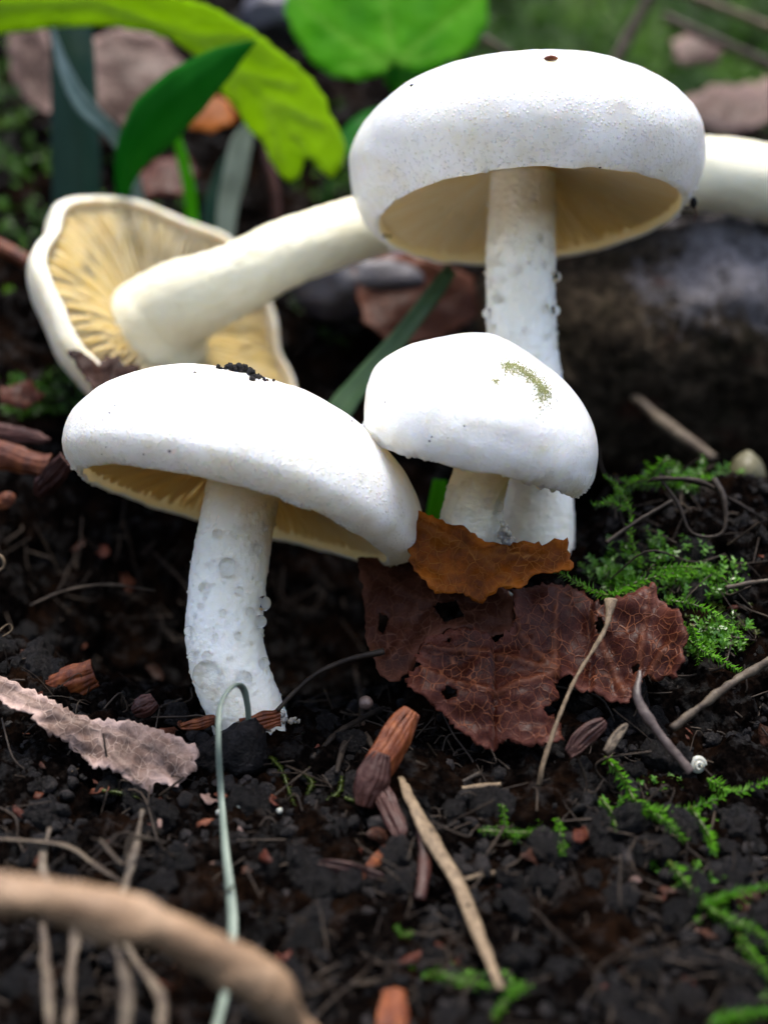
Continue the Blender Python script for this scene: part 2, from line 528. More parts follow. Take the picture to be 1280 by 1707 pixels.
def mat_dead_leaf(name, lo, mid, hi, vein, tr=.15):
    b = NB(name)
    pc = b.attr(); sx = b.node('ShaderNodeSeparateXYZ'); b.L(pc, sx.inputs[0])
    fl = b.node('ShaderNodeCombineXYZ'); b.L(sx.outputs[0], fl.inputs[0]); b.L(sx.outputs[1], fl.inputs[1])
    wob = b.node('ShaderNodeTexNoise'); wob.inputs['Scale'].default_value = 5; b.L(fl.outputs[0], wob.inputs['Vector'])
    ad = b.node('ShaderNodeVectorMath'); ad.operation = 'MULTIPLY_ADD'; b.L(wob.outputs['Color'], ad.inputs[0])
    ad.inputs[1].default_value = (.12, .12, 0); b.L(fl.outputs[0], ad.inputs[2]); co = ad.outputs[0]
    vein_m = b.math('MAXIMUM', sx.outputs[2], 0.0); edge_m = b.math('MAXIMUM', b.math('MULTIPLY', sx.outputs[2], -1.0), 0.0)
    net = b.voro(7.0, 'DISTANCE_TO_EDGE', co); net2 = b.voro(17, 'DISTANCE_TO_EDGE', co)
    n1 = b.noise(1.6, 6, .65, fl.outputs[0]); n2 = b.noise(7, 6, .7, fl.outputs[0])
    col = b.ramp(n1, [(.3, lo), (.52, mid), (.72, hi)])
    col = b.mix(b.ramp(n2, [(.35, .75), (.65, 0.0)]), col, tuple(x * .45 for x in mid))
    k = b.math('MULTIPLY', b.ramp(net, [(.0, 1.0), (.045, 0.0)]), b.ramp(b.noise(2.4, 3, .5, fl.outputs[0]), [(.36, .1), (.6, .9)]))
    col = b.mix(k, col, vein)
    k2 = b.math('MULTIPLY', b.ramp(net2, [(.0, 1.0), (.05, 0.0)]), .22)
    col = b.mix(k2, col, vein)
    col = b.mix(b.math('MULTIPLY', b.math('MULTIPLY', edge_m, b.ramp(n1, [(.4, .1), (.6, 1.0)])), .75), col, tuple(min(1, x * 1.5) for x in hi))
    col = b.mix(b.math('MULTIPLY', vein_m, .4), col, tuple(x * .8 + y * .25 for x, y in zip(vein, mid)))
    b.set(Base_Color=col, Roughness=b.ramp(n2, [(.3, .28), (.7, .6)]), Specular_IOR_Level=.08)
    n = b.bump(b.ramp(net, [(.0, 1.0), (.07, 0.0)]), .3, .02)
    n = b.bump(b.ramp(net2, [(.0, 0.0), (.12, 1.0)]), .14, .012, n)
    b.bump(b.noise(22, 5, .7, fl.outputs[0]), .2, .012, n)
    b.translucent(tr, col)
    return b.m

def mat_log():
    b = NB('rotten_bark')
    f = b.noise(4.2, 8, .75); g = b.noise(.55, 5, .6); pits = b.voro(3.6)
    col = b.ramp(f, [(.3, (.005, .0036, .0027)), (.5, (.026, .02, .014)), (.7, (.085, .066, .045))])
    col = b.mix(b.ramp(b.noise(1.3, 4), [(.5, 0.0), (.7, .6)]), col, (.008, .0085, .0036))
    tc = b.node('ShaderNodeTexCoord'); sp = b.node('ShaderNodeSeparateXYZ'); b.L(tc.outputs['Object'], sp.inputs[0])
    up = b.ramp(b.math('MULTIPLY', sp.outputs[2], 10.0), [(.24, 0.0), (.38, 1.0)])
    g = b.math('ADD', b.math('MULTIPLY', g, .7), b.math('MULTIPLY', b.math('MULTIPLY', up, b.ramp(b.math('ADD', b.math('MULTIPLY', sp.outputs[0], 20.0), .9), [(0.0, 0.0), (.6, 1.0)])), .26))
    lich = b.ramp(b.math('ADD', g, b.math('MULTIPLY', b.noise(5.5, 8, .8), .5)), [(.74, 0.0), (.92, .9)])
    col = b.mix(lich, col, (.22, .21, .225))
    red = b.ramp(b.noise(.9, 4, .6, b.scaled(b.co, (1, 1, 1.7))), [(.60, 0.0), (.68, .5)])
    col = b.mix(red, col, (.05, .016, .011))
    col = b.mix(b.ramp(b.math('ADD', pits, b.math('MULTIPLY', b.noise(2.0, 3), .25)), [(.18, .95), (.30, 0.0)]), col, (.006, .005, .004))
    b.set(Base_Color=col, Roughness=.65, Specular_IOR_Level=.015)
    n = b.bump(f, 1.0, .2)
    b.bump(b.ramp(pits, [(.08, 0.0), (.3, 1.0)]), .8, .15, n)
    return b.m

def mat_water():
    b = NB('dew_water')
    b.set(Base_Color=(1.0, 1.0, 1.0), Roughness=.0, IOR=1.333, Transmission_Weight=1.0)
    return b.m

CAP = mat_cap('cap_skin', (.85, .86, .865), .6)
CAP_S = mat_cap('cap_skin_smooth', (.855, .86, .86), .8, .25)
CAP_B = mat_cap('cap_skin_cream', (.80, .76, .64), .3)
STEM = mat_stem(); STEM_B = mat_stem('stem_flesh_cream_dim', .78); GILL = mat_gill(); GILL_DIM = mat_gill('gill_flesh_dim', (.52, .41, .22), (.68, .59, .42)); SOIL = mat_soil(); LOG = mat_log(); WATER = mat_water()  # fallen mushroom's stem and gill colours are darkened copies, offsetting its direct sun
LEAF_RED = mat_dead_leaf('dead_leaf_red_brown', (.008, .0014, .0008), (.024, .0042, .0022), (.05, .017, .012), (.13, .045, .02), .12)
LEAF_TAN = mat_dead_leaf('dead_leaf_tan', (.035, .02, .014), (.15, .095, .075), (.33, .24, .21), (.36, .27, .22), .2)
LEAF_FADED = mat_dead_leaf('dead_leaf_faded', (.03, .018, .013), (.09, .055, .043), (.16, .105, .09), (.18, .12, .1), .2)
LEAF_ORANGE = mat_dead_leaf('dead_leaf_orange', (.04, .009, .002), (.19, .045, .004), (.27, .08, .009), (.26, .1, .02), .35)
LEAF_DARK = mat_dead_leaf('dead_leaf_dark', (.02, .006, .003), (.05, .014, .007), (.09, .034, .02), (.12, .05, .03), .15)
LEAF_BLACK = mat_dead_leaf('dead_leaf_blackish', (.006, .003, .002), (.014, .006, .004), (.028, .012, .008), (.05, .024, .015), .05)
GREEN_LEAF = generic('fresh_leaf_green', [(.06, .13, .006), (.09, .18, .008), (.13, .22, .014)], 1.2, .45, .4, 5, .03, .2, .55, (.30, .46, .012), vary=0)
GREEN_LEAF2 = generic('fresh_leaf_mid_green', [(.016, .10, .002), (.026, .14, .003), (.045, .17, .006)], 1.2, .5, .4, 5, .03, .03, .6, (.07, .38, .004), vary=0)
def mat_green(name, c1, c2, vein, trc):
    b = NB(name); pc = b.attr(); sx = b.node('ShaderNodeSeparateXYZ'); b.L(pc, sx.inputs[0])
    fl = b.node('ShaderNodeCombineXYZ'); b.L(sx.outputs[0], fl.inputs[0]); b.L(sx.outputs[1], fl.inputs[1]); f = fl.outputs[0]
    col = b.ramp(b.noise(1.3, 5, .65, f), [(.35, c1), (.62, c2)])
    net = b.ramp(b.voro(2.6, 'DISTANCE_TO_EDGE', f), [(.0, 1.0), (.09, 0.0)])
    vm = b.math('MAXIMUM', sx.outputs[2], 0.0)
    col = b.mix(b.math('MULTIPLY', net, .15), col, vein); col = b.mix(b.math('MULTIPLY', vm, .7), col, vein)
    spot = b.ramp(b.noise(2.6, 5, .7, f), [(.68, 0.0), (.76, .7)]); col = b.mix(spot, col, (.10, .06, .015))
    b.set(Base_Color=col, Roughness=.55, Specular_IOR_Level=.02)
    n = b.bump(net, .3, .04); b.bump(b.noise(3, 4, .6, f), .3, .06, n)
    tr = b.mix(.2, trc, col); tr = b.mix(spot, tr, (.05, .03, .008)); tr = b.mix(b.math('MULTIPLY', vm, .6), tr, tuple(x * .6 for x in trc))
    b.translucent(.55, tr); return b.m
GREEN_LEAF = mat_green('fresh_leaf_yellow_green', (.09, .17, .006), (.18, .28, .014), (.22, .32, .05), (.6, .85, .02))
GREEN_LEAF2 = mat_green('fresh_leaf_bright_green', (.022, .13, .002), (.06, .22, .006), (.12, .28, .03), (.16, .75, .008))
GRASS_DARK = generic('grass_dark_green', [(.004, .08, .004), (.008, .11, .007)], 1, .45, .3, 3, .02, .04, .5, (.008, .16, .005), stretch=(6, 6, .5), vary=.15)
GRASS_TEAL = generic('grass_blue_green', [(.003, .016, .009), (.006, .026, .016)], 1, .45, .3, 3, .02, .12, .2, (.01, .04, .018), stretch=(6, 6, .5), vary=.15)
GRASS_PALE = generic('grass_pale', [(.12, .15, .12), (.20, .24, .19)], 2, .4, .3, 6, .02, .3, .2, vary=.2)
STRAW = generic('straw', [(.04, .027, .015), (.095, .066, .038), (.16, .118, .072)], 3, .55, .6, 9, .03, .25, 0, stretch=(4, 4, 1), vary=.3)
STRAW_GREY = generic('stalk_grey_brown', [(.018, .012, .009), (.05, .037, .025), (.10, .08, .055)], 4, .6, .6, 9, .03, .2, 0, vary=.3)
STICK = generic('peeled_stick', [(.08, .045, .025), (.19, .12, .068), (.32, .22, .14)], 1.3, .5, .6, 5, .04, .25, 0, stretch=(.6, 2, 2), vary=0)
ROOT = generic('rootlet', [(.006, .004, .003), (.016, .011, .0075), (.042, .03, .02)], 3, .6, .5, 12, .02, .15, 0, vary=.4)
BUD = generic('bud_scale', [(.035, .007, .0025), (.10, .024, .006), (.20, .06, .015)], 2.2, .4, .7, 7, .04, .25, .1, stretch=(3, 3, .6), vary=.3)
BUD_DARK = generic('bud_scale_dark', [(.012, .004, .003), (.03, .009, .006), (.06, .024, .018)], 2.5, .45, .7, 8, .04, .2, 0, vary=.3)
CRUMB = generic('soil_crumb', [(.0012, .001, .001), (.004, .0034, .0034), (.02, .0165, .016)], 5, .45, 1.0, 11, .09, .13, 0, vary=.45)
MOSS = generic('moss_leaf', [(.045, .05, .008), (.045, .14, .008), (.085, .22, .016), (.20, .34, .09)], 2.0, .3, 0, 8, .01, .5, .4, (.12, .36, .018), vary=.2)
MOSS_OLD = generic('moss_leaf_old', [(.02, .032, .004), (.04, .056, .007), (.08, .095, .02)], 3, .4, 0, 8, .01, .3, .3, (.06, .1, .008), vary=.2)
MOSS_DEEP = generic('moss_leaf_deep', [(.004, .014, .001), (.02, .065, .003), (.15, .32, .014)], .5, .4, 0, 8, .01, .2, .35, (.03, .10, .005), vary=.2)
PEB = generic('pebble', [(.07, .045, .036), (.12, .08, .066)], 3, .5, .4, 9, .03, .4, .0, vary=.2)
PEB_Y = generic('pebble_ochre', [(.04, .036, .014), (.075, .068, .028)], 2, .6, .4, 9, .03, .4, .0, vary=.1)
STONE = generic('grey_stone', [(.008, .007, .011), (.022, .02, .029), (.055, .05, .068)], 1.2, .5, .7, 6, .06, .5, 0, vary=.1)
ALGAE = generic('algae', [(.10, .115, .03), (.19, .20, .07)], 6, .6, .3, 20, .02, .3, 0, vary=.1)
SHELL = generic('pale_shell', [(.2, .21, .17), (.34, .34, .3)], 3, .3, .2, 9, .02, .5, 0, sss=.3, vary=0)

# ------------------------------------------------------------------ the ground: one sheet with crumbs and clods
def axis(lo, hi, step, far, n=26):
    core = np.arange(lo, hi + step / 2, step); g = step * np.cumsum(1.33 ** np.arange(1, n + 1)); g = g / g[-1]
    e = step * (1.33 ** np.arange(1, 60)); e = np.cumsum(e); e = e[e < far]
    return np.concatenate([lo - e[::-1], core, hi + e])
gx = axis(-7.2, 8.2, 0.036, 6000)
ga = np.concatenate([np.arange(-5.2, 3.2, .032), np.arange(3.2, 18, .06)])
e = np.cumsum(.06 * 1.3 ** np.arange(1, 60)); e = e[e < 6000]
gy = np.concatenate([-5.2 - e[::-1], ga, 18 + e])
GX, GY = np.meshgrid(gx, gy, indexing='ij')
GZ = ground_z(GX, GY)
near = (np.abs(GX) < 40) & (np.abs(GY) < 40)
dzx = np.gradient(GZ, axis=0) / np.gradient(GX, axis=0); dzy = np.gradient(GZ, axis=1) / np.gradient(GY, axis=1)
GN = unit(np.stack([-dzx, -dzy, np.ones_like(GZ)], -1)).reshape(-1, 3)
GV = np.stack([GX, GY, GZ], -1).reshape(-1, 3)
nm = near.ravel()
q = GV[nm] + .25 * np.stack([fbm(GV[nm] * 1.9, 2, s) for s in (61, 62, 63)], -1)
h = np.zeros(len(q))
for sc, am, s in ((1.15, .46, 1), (2.6, .2, 11), (5.6, .1, 21), (11.5, .05, 31)):
    d, cid = worley(q * sc, s)
    h += am * (np.sqrt(np.clip(1 - (d / .95) ** 2, 0, 1)) - .55) * (.35 + 1.1 * cid)
h += .10 * fbm(q * 6, 4, 41) - .08
GV[nm] += GN[nm] * h[:, None]
gF = grid_faces(len(gx), len(gy))
gF = [f[::-1] for f in gF]
ground = obj('ground', GV, gF, SOIL, kind='structure', org=(0, 0, 0))
ground['label'] = 'dark wet woodland soil bank with crumbs and hollows'
ground['category'] = 'ground'
GB = None

# ------------------------------------------------------------------ mushrooms
def cap_profile(R, H, hb, inroll, e1, umbo, n1=70, n2=26):
    a_end = math.pi - math.asin(inroll)
    a = np.concatenate([np.linspace(0, math.pi / 2, n1), np.linspace(math.pi / 2, a_end, n2)[1:]])
    r = R * np.sin(a); c = np.cos(a)
    z = np.where(c >= 0, H * np.abs(c) ** e1, -hb * np.abs(c))
    z = z + umbo * np.exp(-(r / (R * .33)) ** 2) * (c > 0)
    return r, z

def mushroom_cap(parent, R, H, hb, inroll, e1, umbo, M, org, mat, warp, stem_r, n_gill, bed_h, gdepth, rough=.02, gmat=None, seed=0, slope=.42):
    """cap with in-rolled rim, and its gills underneath, each a blade of its own"""
    gmat = gmat or GILL
    def place(V):
        return warp(V.copy()) @ M.T + org
    r, z = cap_profile(R, H, hb, inroll, e1, umbo)
    rm, zm = r[-1], z[-1]
    zb = lambda rr: zm + .14 + bed_h * np.clip(1 - (rr / rm) ** 1.5, 0, 1)
    lip_r = np.array([rm - .03, rm - .07, rm - .10]); lip_z = np.array([zm - .015, zm + .015, zm + .07])
    br = np.linspace(rm - .12, 0.02, 30)
    rr = np.concatenate([r, lip_r, br]); zz = np.concatenate([z, lip_z, zb(br)])
    nt_ = 180
    th = np.linspace(0, 2 * np.pi, nt_, endpoint=False)
    V = np.stack([rr[:, None] * np.cos(th), rr[:, None] * np.sin(th), np.repeat(zz[:, None], nt_, 1)], -1).reshape(-1, 3)
    no = len(r)
    wob = np.zeros(len(V)); wob[:no * nt_] = fbm(V[:no * nt_] * 1.1 + seed * 5, 3, seed) * rough * 3 + fbm(V[:no * nt_] * 6 + seed, 3, seed + 2) * rough * .35
    V = V * (1 + wob / R)[:, None]
    # ragged, finely scalloped rim
    rim = np.exp(-((np.arange(len(rr)) - no - 1) / 2.5) ** 2)
    sc = (fbm(np.stack([np.cos(th) * 7, np.sin(th) * 7, th * 0 + seed], -1), 3, seed + 4))
    V[:, 2] += (rim[:, None] * sc[None] * .05).ravel()
    s = np.concatenate([[0], np.cumsum(np.hypot(np.diff(rr), np.diff(zz)))])
    s = np.clip(s / s[no - 1], 0, 1)
    at = np.stack([np.repeat(np.cos(th)[None], len(rr), 0), np.repeat(np.sin(th)[None], len(rr), 0), np.repeat(s[:, None], nt_, 1)], -1).reshape(-1, 3)
    F = grid_faces(len(rr), nt_, True)
    Wv = place(V)
    nf = (no + 1) * nt_
    cap = obj('cap', Wv, F, mat, parent, attr=at, org=org)
    cap.data.materials.append(gmat)
    idx = np.zeros(len(F), int); idx[nf:] = 1
    cap.data.polygons.foreach_set('material_index', idx)
    # gills
    for g in range(n_gill):
        a = 2 * math.pi * (g + .3 * (random.random() - .5)) / n_gill
        r0 = stem_r * .85 if g % 2 == 0 else rm * random.uniform(.42, .62)
        t = np.linspace(0, 1, 11); q = r0 + (rm - .07 - r0) * t
        top = zb(q) + .03
        dep = gdepth * np.sin(np.pi * np.clip(t * .8 + .2, 0, 1)) ** .7 * (.9 + .2 * random.random())
        if g % 2: dep = gdepth * np.minimum(1, t * 3) * np.sin(np.pi * np.clip(t * .8 + .2, 0, 1)) ** .7
        if slope > .2: dep = gdepth * np.minimum(1, (1 - t) * 5 + .3) * (np.minimum(1, t * 3) if g % 2 else 1)
        dep = np.maximum(dep, .01)
        wv = .035 * np.sin(t * 5 + random.random() * 6) * t
        ct, st = math.cos(a), math.sin(a)
        vs = []
        for hw, zz_ in ((.024, top), (.009, np.minimum(top - .008, np.maximum(top - dep, zm + .06 + slope * (rm - q))))):
            for sgn in (1, -1):
                off = sgn * hw + wv
                vs.append(np.stack([q * ct - off * st, q * st + off * ct, zz_], -1))
        vs = np.stack(vs, 1)[:, [0, 1, 3, 2]].reshape(-1, 3)
        f = [tuple(i * 4 + np.array(k)) for i in range(10) for k in ((0, 4, 7, 3), (3, 7, 6, 2), (2, 6, 5, 1))]
        f = [tuple(int(x) for x in k) for k in f]
        obj('gill', place(vs), f, gmat, cap, org=org)
    return Wv, F, rm, zm, place

def rot(roll, pitch, yaw=0):
    return np.array(Matrix.Rotation(math.radians(roll), 3, 'Y') @ Matrix.Rotation(math.radians(pitch), 3, 'X') @ Matrix.Rotation(math.radians(yaw), 3, 'Z'))

def stem(parent, pts, rad, seed, rough=.03, n=150, seg=72, mat=None):
    V, F = tube(pts, rad, n, seg, rough, 1.6, seed=seed)
    c = spline(pts, n)
    d = unit(V[:n * seg] - np.repeat(c, seg, 0))
    V[:n * seg] += d * (.014 * fbm(V[:n * seg] * 12, 3, seed + 3) + .012 * fbm(V[:n * seg] * 28, 2, seed + 5))[:, None]
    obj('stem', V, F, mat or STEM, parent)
    return V, F

TREES = {}
# front mushroom: leaning cap, thick curved stem with dew
b0 = P(415, 1205, -.2)
m1 = empty('mushroom', 'front white mushroom with wide sloping cap and thick dewy curved stem', 'mushroom', b0, 'white mushrooms in a cluster')
def warp1(V):
    x = V[:, 0]
    V[:, 2] -= .07 * np.clip(x - .2, 0, 9) ** 2
    V[:, 2] += .10 * np.exp(-((x + .9) / 1.0) ** 2 - ((V[:, 1]) / 1.6) ** 2)
    V[:, 0] = np.where(x > 0, x * (1 + .03 * x), x)
    return V
C1 = P(398, 806, .35)
M1 = rot(12, -9.5)
cv1 = mushroom_cap(m1, 2.5, 1.42, .80, .88, .78, .0, M1, C1, CAP, warp1, .5, 130, .85, .42, seed=1)
sv1 = stem(m1, ypath([(410, 790, .35), (400, 840, .3), (388, 910, .2), (378, 990, .05), (374, 1070, -.1), (388, 1130, -.2), (412, 1190, -.2), (425, 1235, -.15)]),
           [.52, .52, .54, .54, .54, .52, .52, .55], 2)
TREES['cap1'] = bvh(*cv1[:2]); TREES['stem1'] = bvh(*sv1)

# middle mushroom: domed cap with low umbo
m2 = empty('mushroom', 'middle mushroom with smooth domed cap bearing a green algae patch', 'mushroom', P(782, 940, .5), 'white mushrooms in a cluster')
def warp2(V):
    V[:, 2] -= .09 * np.clip(V[:, 0], 0, 9) ** 2
    V[:, 0] -= .11 * V[:, 2] * (V[:, 2] > 0)
    return V
C2 = P(800, 724, .0)
M2 = rot(11, 7)
cv2 = mushroom_cap(m2, 1.68, 1.28, .85, .90, .74, .10, M2, C2, CAP_S, warp2, .42, 64, .3, .22, seed=5)
sv2 = stem(m2, ypath([(812, 740, .35), (800, 800, .4), (788, 850, .45), (783, 900, .5), (781, 945, .5)]), [.42, .41, .43, .46, .46], 4)
TREES['cap2'] = bvh(*cv2[:2]); TREES['stem2'] = bvh(*sv2)

# tall mushroom behind
m3 = empty('mushroom', 'tallest upright mushroom with round white cap showing amber gills', 'mushroom', P(898, 955, 2.0), 'white mushrooms in a cluster')
def warp3(V):
    a = np.arctan2(V[:, 1], V[:, 0])
    V[:, 2] += .05 * np.sin(2 * a + .6) * (V[:, 0] ** 2 + V[:, 1] ** 2) / 7
    return V
C3 = P(876, 272, 2.0)
M3 = rot(-3, -6.5)
cv3 = mushroom_cap(m3, 2.71, 1.38, 1.75, .868, 1.0, .0, M3, C3, CAP, warp3, .5, 150, 1.25, .55, seed=9)
sv3 = stem(m3, ypath([(872, 290, 2.05), (870, 360, 2.05), (867, 450, 2.0), (868, 550, 2.0), (880, 660, 2.0), (893, 780, 2.0), (898, 880, 2.0), (898, 960, 2.0)]),
           [.50, .51, .52, .52, .53, .54, .55, .55], 6)
TREES['cap3'] = bvh(*cv3[:2]); TREES['stem3'] = bvh(*sv3)

# fallen mushroom lying across the back, gills to the viewer
m4 = empty('mushroom', 'fallen mushroom behind, its cream gills exposed and long bent stem resting on the log', 'mushroom', P(200, 660, 4.5), 'white mushrooms in a cluster')
C4 = P(283, 522, 4.9)
d4 = unit(np.array([.56, -.62, .54]))                 # the way the gills face
z4 = -d4; x4 = unit(np.cross(np.array([0, 1, 0.0]), z4)); y4 = np.cross(z4, x4)
M4 = np.stack([x4, y4, z4], 1)
def warp4(V):
    a = np.arctan2(V[:, 1], V[:, 0]); r = np.hypot(V[:, 0], V[:, 1])
    k = 1 + .06 * np.sin(2 * a + 1) + .035 * np.sin(5 * a) + .02 * np.sin(9 * a + 2)
    V[:, 0] *= k; V[:, 1] *= k
    V[:, 2] += .14 * np.sin(3 * a + .5) * (r / 2.3) ** 3
    return V
cv4 = mushroom_cap(m4, 2.58, 1.1, .5, .945, .8, .0, M4, C4, CAP_B, warp4, .8, 120, .8, .34, seed=12, gmat=GILL_DIM, slope=.1)
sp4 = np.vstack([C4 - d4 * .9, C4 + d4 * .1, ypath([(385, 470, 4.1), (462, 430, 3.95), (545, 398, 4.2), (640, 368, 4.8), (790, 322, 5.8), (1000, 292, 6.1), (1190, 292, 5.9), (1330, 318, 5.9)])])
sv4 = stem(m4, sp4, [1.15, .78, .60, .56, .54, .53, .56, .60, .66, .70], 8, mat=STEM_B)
TREES['cap4'] = bvh(*cv4[:2])

# ------------------------------------------------------------------ log on the right
def make_log():
    c = np.array([[2.0, 7.4, 3.0], [2.9, 7.6, 3.1], [5.5, 8.0, 3.1], [8, 8.3, 3.1], [12, 8.9, 3.2], [18, 9.8, 3.4]])
    n, seg = 200, 160
    V, F = tube(c, [.9, 1.9, 2.45, 2.6, 2.7, 2.7, 2.7, 2.7], n, seg)
    cc = spline(c, n); d = unit(V - np.repeat(cc, seg, 0))
    h = .45 * fbm(V * .45, 4, 71) + .12 * fbm(V * 2.2, 4, 72)
    dd, ci = worley(V * 1.5, 73)
    h -= .16 * np.exp(-(dd / .22) ** 2) * (ci > .45)
    V = V + d * h[:, None]
    t = empty('log', 'rotting dark log with pitted bark and pale lichen behind the mushrooms', 'log', (7, 9.4, -1.5))
    obj('bark', V, F, LOG, t)
    # loose curled plates of bark
    for px, py, wd, ht in ((1235, 470, 100, 70), (1170, 420, 80, 40)):
        pl = plane3((px - 50, py, 5.6), (px + 60, py + 5, 5.9), (px, py + 60, 5.3))
        o = [(px - wd * .5, py - ht * .3), (px - wd * .1, py - ht * .5), (px + wd * .5, py - ht * .35), (px + wd * .55, py + ht * .3), (px + wd * .1, py + ht * .5), (px - wd * .3, py + ht * .2)]
    return V, F
lv = make_log()

# ------------------------------------------------------------------ dead leaves near the mushrooms
def leaf_thing(name, label, cat, outline, plane, mat, group=None, petiole=None, pet_r=.05, pet_mat=None, **kw):
    V, F, at = leaf_sheet(outline, plane, **kw)
    if petiole is None:
        return obj(name, V, F, mat, label=label, cat=cat, group=group, attr=at)
    base = np.array([V[:, 0].mean(), V[:, 1].mean(), V[:, 2].min()])
    t = empty(name, label, cat, base, group)
    obj('leaf_blade', V, F, mat, t, attr=at)
    pv, pf = tube(petiole, pet_r, 60, 12, .03, 5, .6)
    obj('petiole', pv, pf, pet_mat or BUD_DARK, t)
    return t

hero_pl = plane3((800, 1245, -1.35), (960, 970, -.1), (1140, 1075, -.75))
leaf_thing('dead_leaf', 'large torn red-brown dead leaf with netted veins below the middle mushroom', 'leaf',
           [(676, 1136), (704, 1118), (690, 1095), (718, 1068), (748, 1051), (790, 1050), (824, 1064), (858, 1046), (858, 1012), (848, 986), (880, 976), (925, 966), (962, 968),
            (985, 985), (1003, 1005), (1046, 992), (1090, 976), (1099, 1003), (1112, 1018), (1128, 1030), (1145, 1076), (1138, 1108), (1120, 1138), (1108, 1128),
            (1092, 1134), (1080, 1122), (1062, 1150), (1050, 1168), (1020, 1166), (990, 1150), (968, 1148), (950, 1120), (922, 1140), (932, 1165), (905, 1190), (935, 1205), (940, 1238), (905, 1250), (872, 1246), (842, 1236),
            (815, 1252), (795, 1246), (768, 1224), (740, 1198), (712, 1176), (690, 1162)], hero_pl, LEAF_RED, 'fallen brown leaves',
           petiole=np.array([P(1066, 1118, -1.12), P(1062, 1160, -1.34), P(1085, 1205, -1.5), P(1120, 1250, -1.65), P(1152, 1288, -1.75)]), pet_r=[.03, .06, .07, .06, .05], pet_mat=generic('petiole_mauve', [(.012, .007, .005), (.03, .018, .014), (.075, .052, .043)], 3, .5, .5, 9, .03, .4, 0, vary=0),
           holes=[[(735, 1162), (748, 1152), (764, 1160), (762, 1172), (745, 1174)], [(990, 1035), (1003, 1022), (1010, 1042), (998, 1052)], [(1052, 1108), (1063, 1104), (1066, 1116), (1056, 1121)], [(735, 1072), (752, 1068), (750, 1076)]],
           veins=[[(925, 1120), (925, 1040), (930, 970)], [(925, 1120), (820, 1090), (700, 1085)], [(925, 1125), (820, 1165), (690, 1120)], [(925, 1120), (870, 1060), (850, 1000)],
                  [(1062, 1150), (1068, 1080), (1085, 980)], [(1040, 1150), (1010, 1080), (985, 1010)], [(1062, 1150), (1110, 1080), (1140, 1070)]],
           step=5, jag=2.6, warp=.30, ws=.8, vein_h=.05, vein_w=5, seed=3, thick=.02,
           curl=lambda x, y: .14 * np.sin((x - 700) / 70.0) + .22 * np.exp(-((x - 690) / 40.0) ** 2) + .2 * np.exp(-((x - 1140) / 30.0) ** 2) - .00002 * (x - 905) ** 2 * ((x > 820) & (x < 990)))
leaf_thing('dead_leaf', 'dark orange dead leaf tucked under the middle mushroom stem', 'leaf',
           [(690, 862), (730, 876), (772, 884), (815, 905), (850, 912), (872, 902), (910, 908), (944, 902), (950, 925), (955, 948), (925, 954), (890, 962), (868, 985), (838, 978), (805, 1002), (760, 985), (725, 990), (690, 955), (672, 905)],
           plane3((690, 880, -.1), (950, 910, -.2), (810, 1010, -.65)), LEAF_ORANGE, 'fallen brown leaves', step=6, jag=1.8, warp=.2, ws=1.1, vein_h=.03,
           veins=[[(690, 880), (800, 925), (950, 930)], [(800, 925), (850, 970)], [(800, 925), (860, 905)]], seed=8,
           curl=lambda x, y: .0018 * np.clip(930 - y, 0, 99))
leaf_thing('dead_leaf', 'shaded dark red leaf standing between the front stem and the torn leaf', 'leaf',
           [(596, 930), (640, 925), (700, 930), (760, 955), (830, 975), (855, 1000), (858, 1050), (820, 1065), (780, 1050), (745, 1055), (700, 1085), (690, 1110), (660, 1140), (635, 1130), (612, 1075), (606, 1000)],
           plane3((605, 940, .8), (850, 985, .25), (660, 1135, -.25)), LEAF_DARK, 'fallen brown leaves', step=7, jag=2, warp=.25, ws=.9, seed=10,
           holes=[[(720, 1010), (760, 1000), (775, 1030), (740, 1042)], [(632, 1020), (648, 1030), (640, 1060), (630, 1050)]], veins=[[(600, 935), (700, 1000), (840, 1040)], [(700, 1000), (650, 1110)]])
leaf_thing('dead_leaf', 'crumpled pinkish tan dead leaf lying left of the front stem', 'leaf',
           [(-40, 1112), (0, 1128), (60, 1150), (120, 1186), (170, 1200), (225, 1206), (272, 1216), (330, 1250), (326, 1288), (290, 1312), (262, 1308), (240, 1336), (228, 1310), (205, 1300), (182, 1282), (160, 1284), (128, 1250), (100, 1228), (84, 1232), (50, 1192), (20, 1186), (0, 1168), (-40, 1160)],
           plane3((0, 1140, -1.0), (330, 1260, -1.25), (240, 1330, -1.6)), LEAF_TAN, 'fallen brown leaves', step=5, jag=2.5, warp=.26, ws=1.6, seed=13,
           veins=[[(-40, 1130), (120, 1200), (320, 1270)], [(150, 1215), (235, 1310)]])
leaf_thing('dead_leaf', 'dark brown curled leaf scrap standing between the front cap and the fallen mushroom', 'leaf',
           [(108, 584), (128, 590), (150, 604), (163, 612), (180, 592), (200, 592), (206, 610), (228, 616), (240, 640), (210, 680), (170, 690), (150, 650), (132, 625)],
           plane3((108, 590, 2.7), (230, 625, 2.9), (160, 690, 2.4)), LEAF_BLACK, 'fallen brown leaves', step=5, jag=1.5, warp=.12, ws=2, seed=17,
           curl=lambda x, y: .12 * np.abs(np.sin((x - 108) / 26.0)))

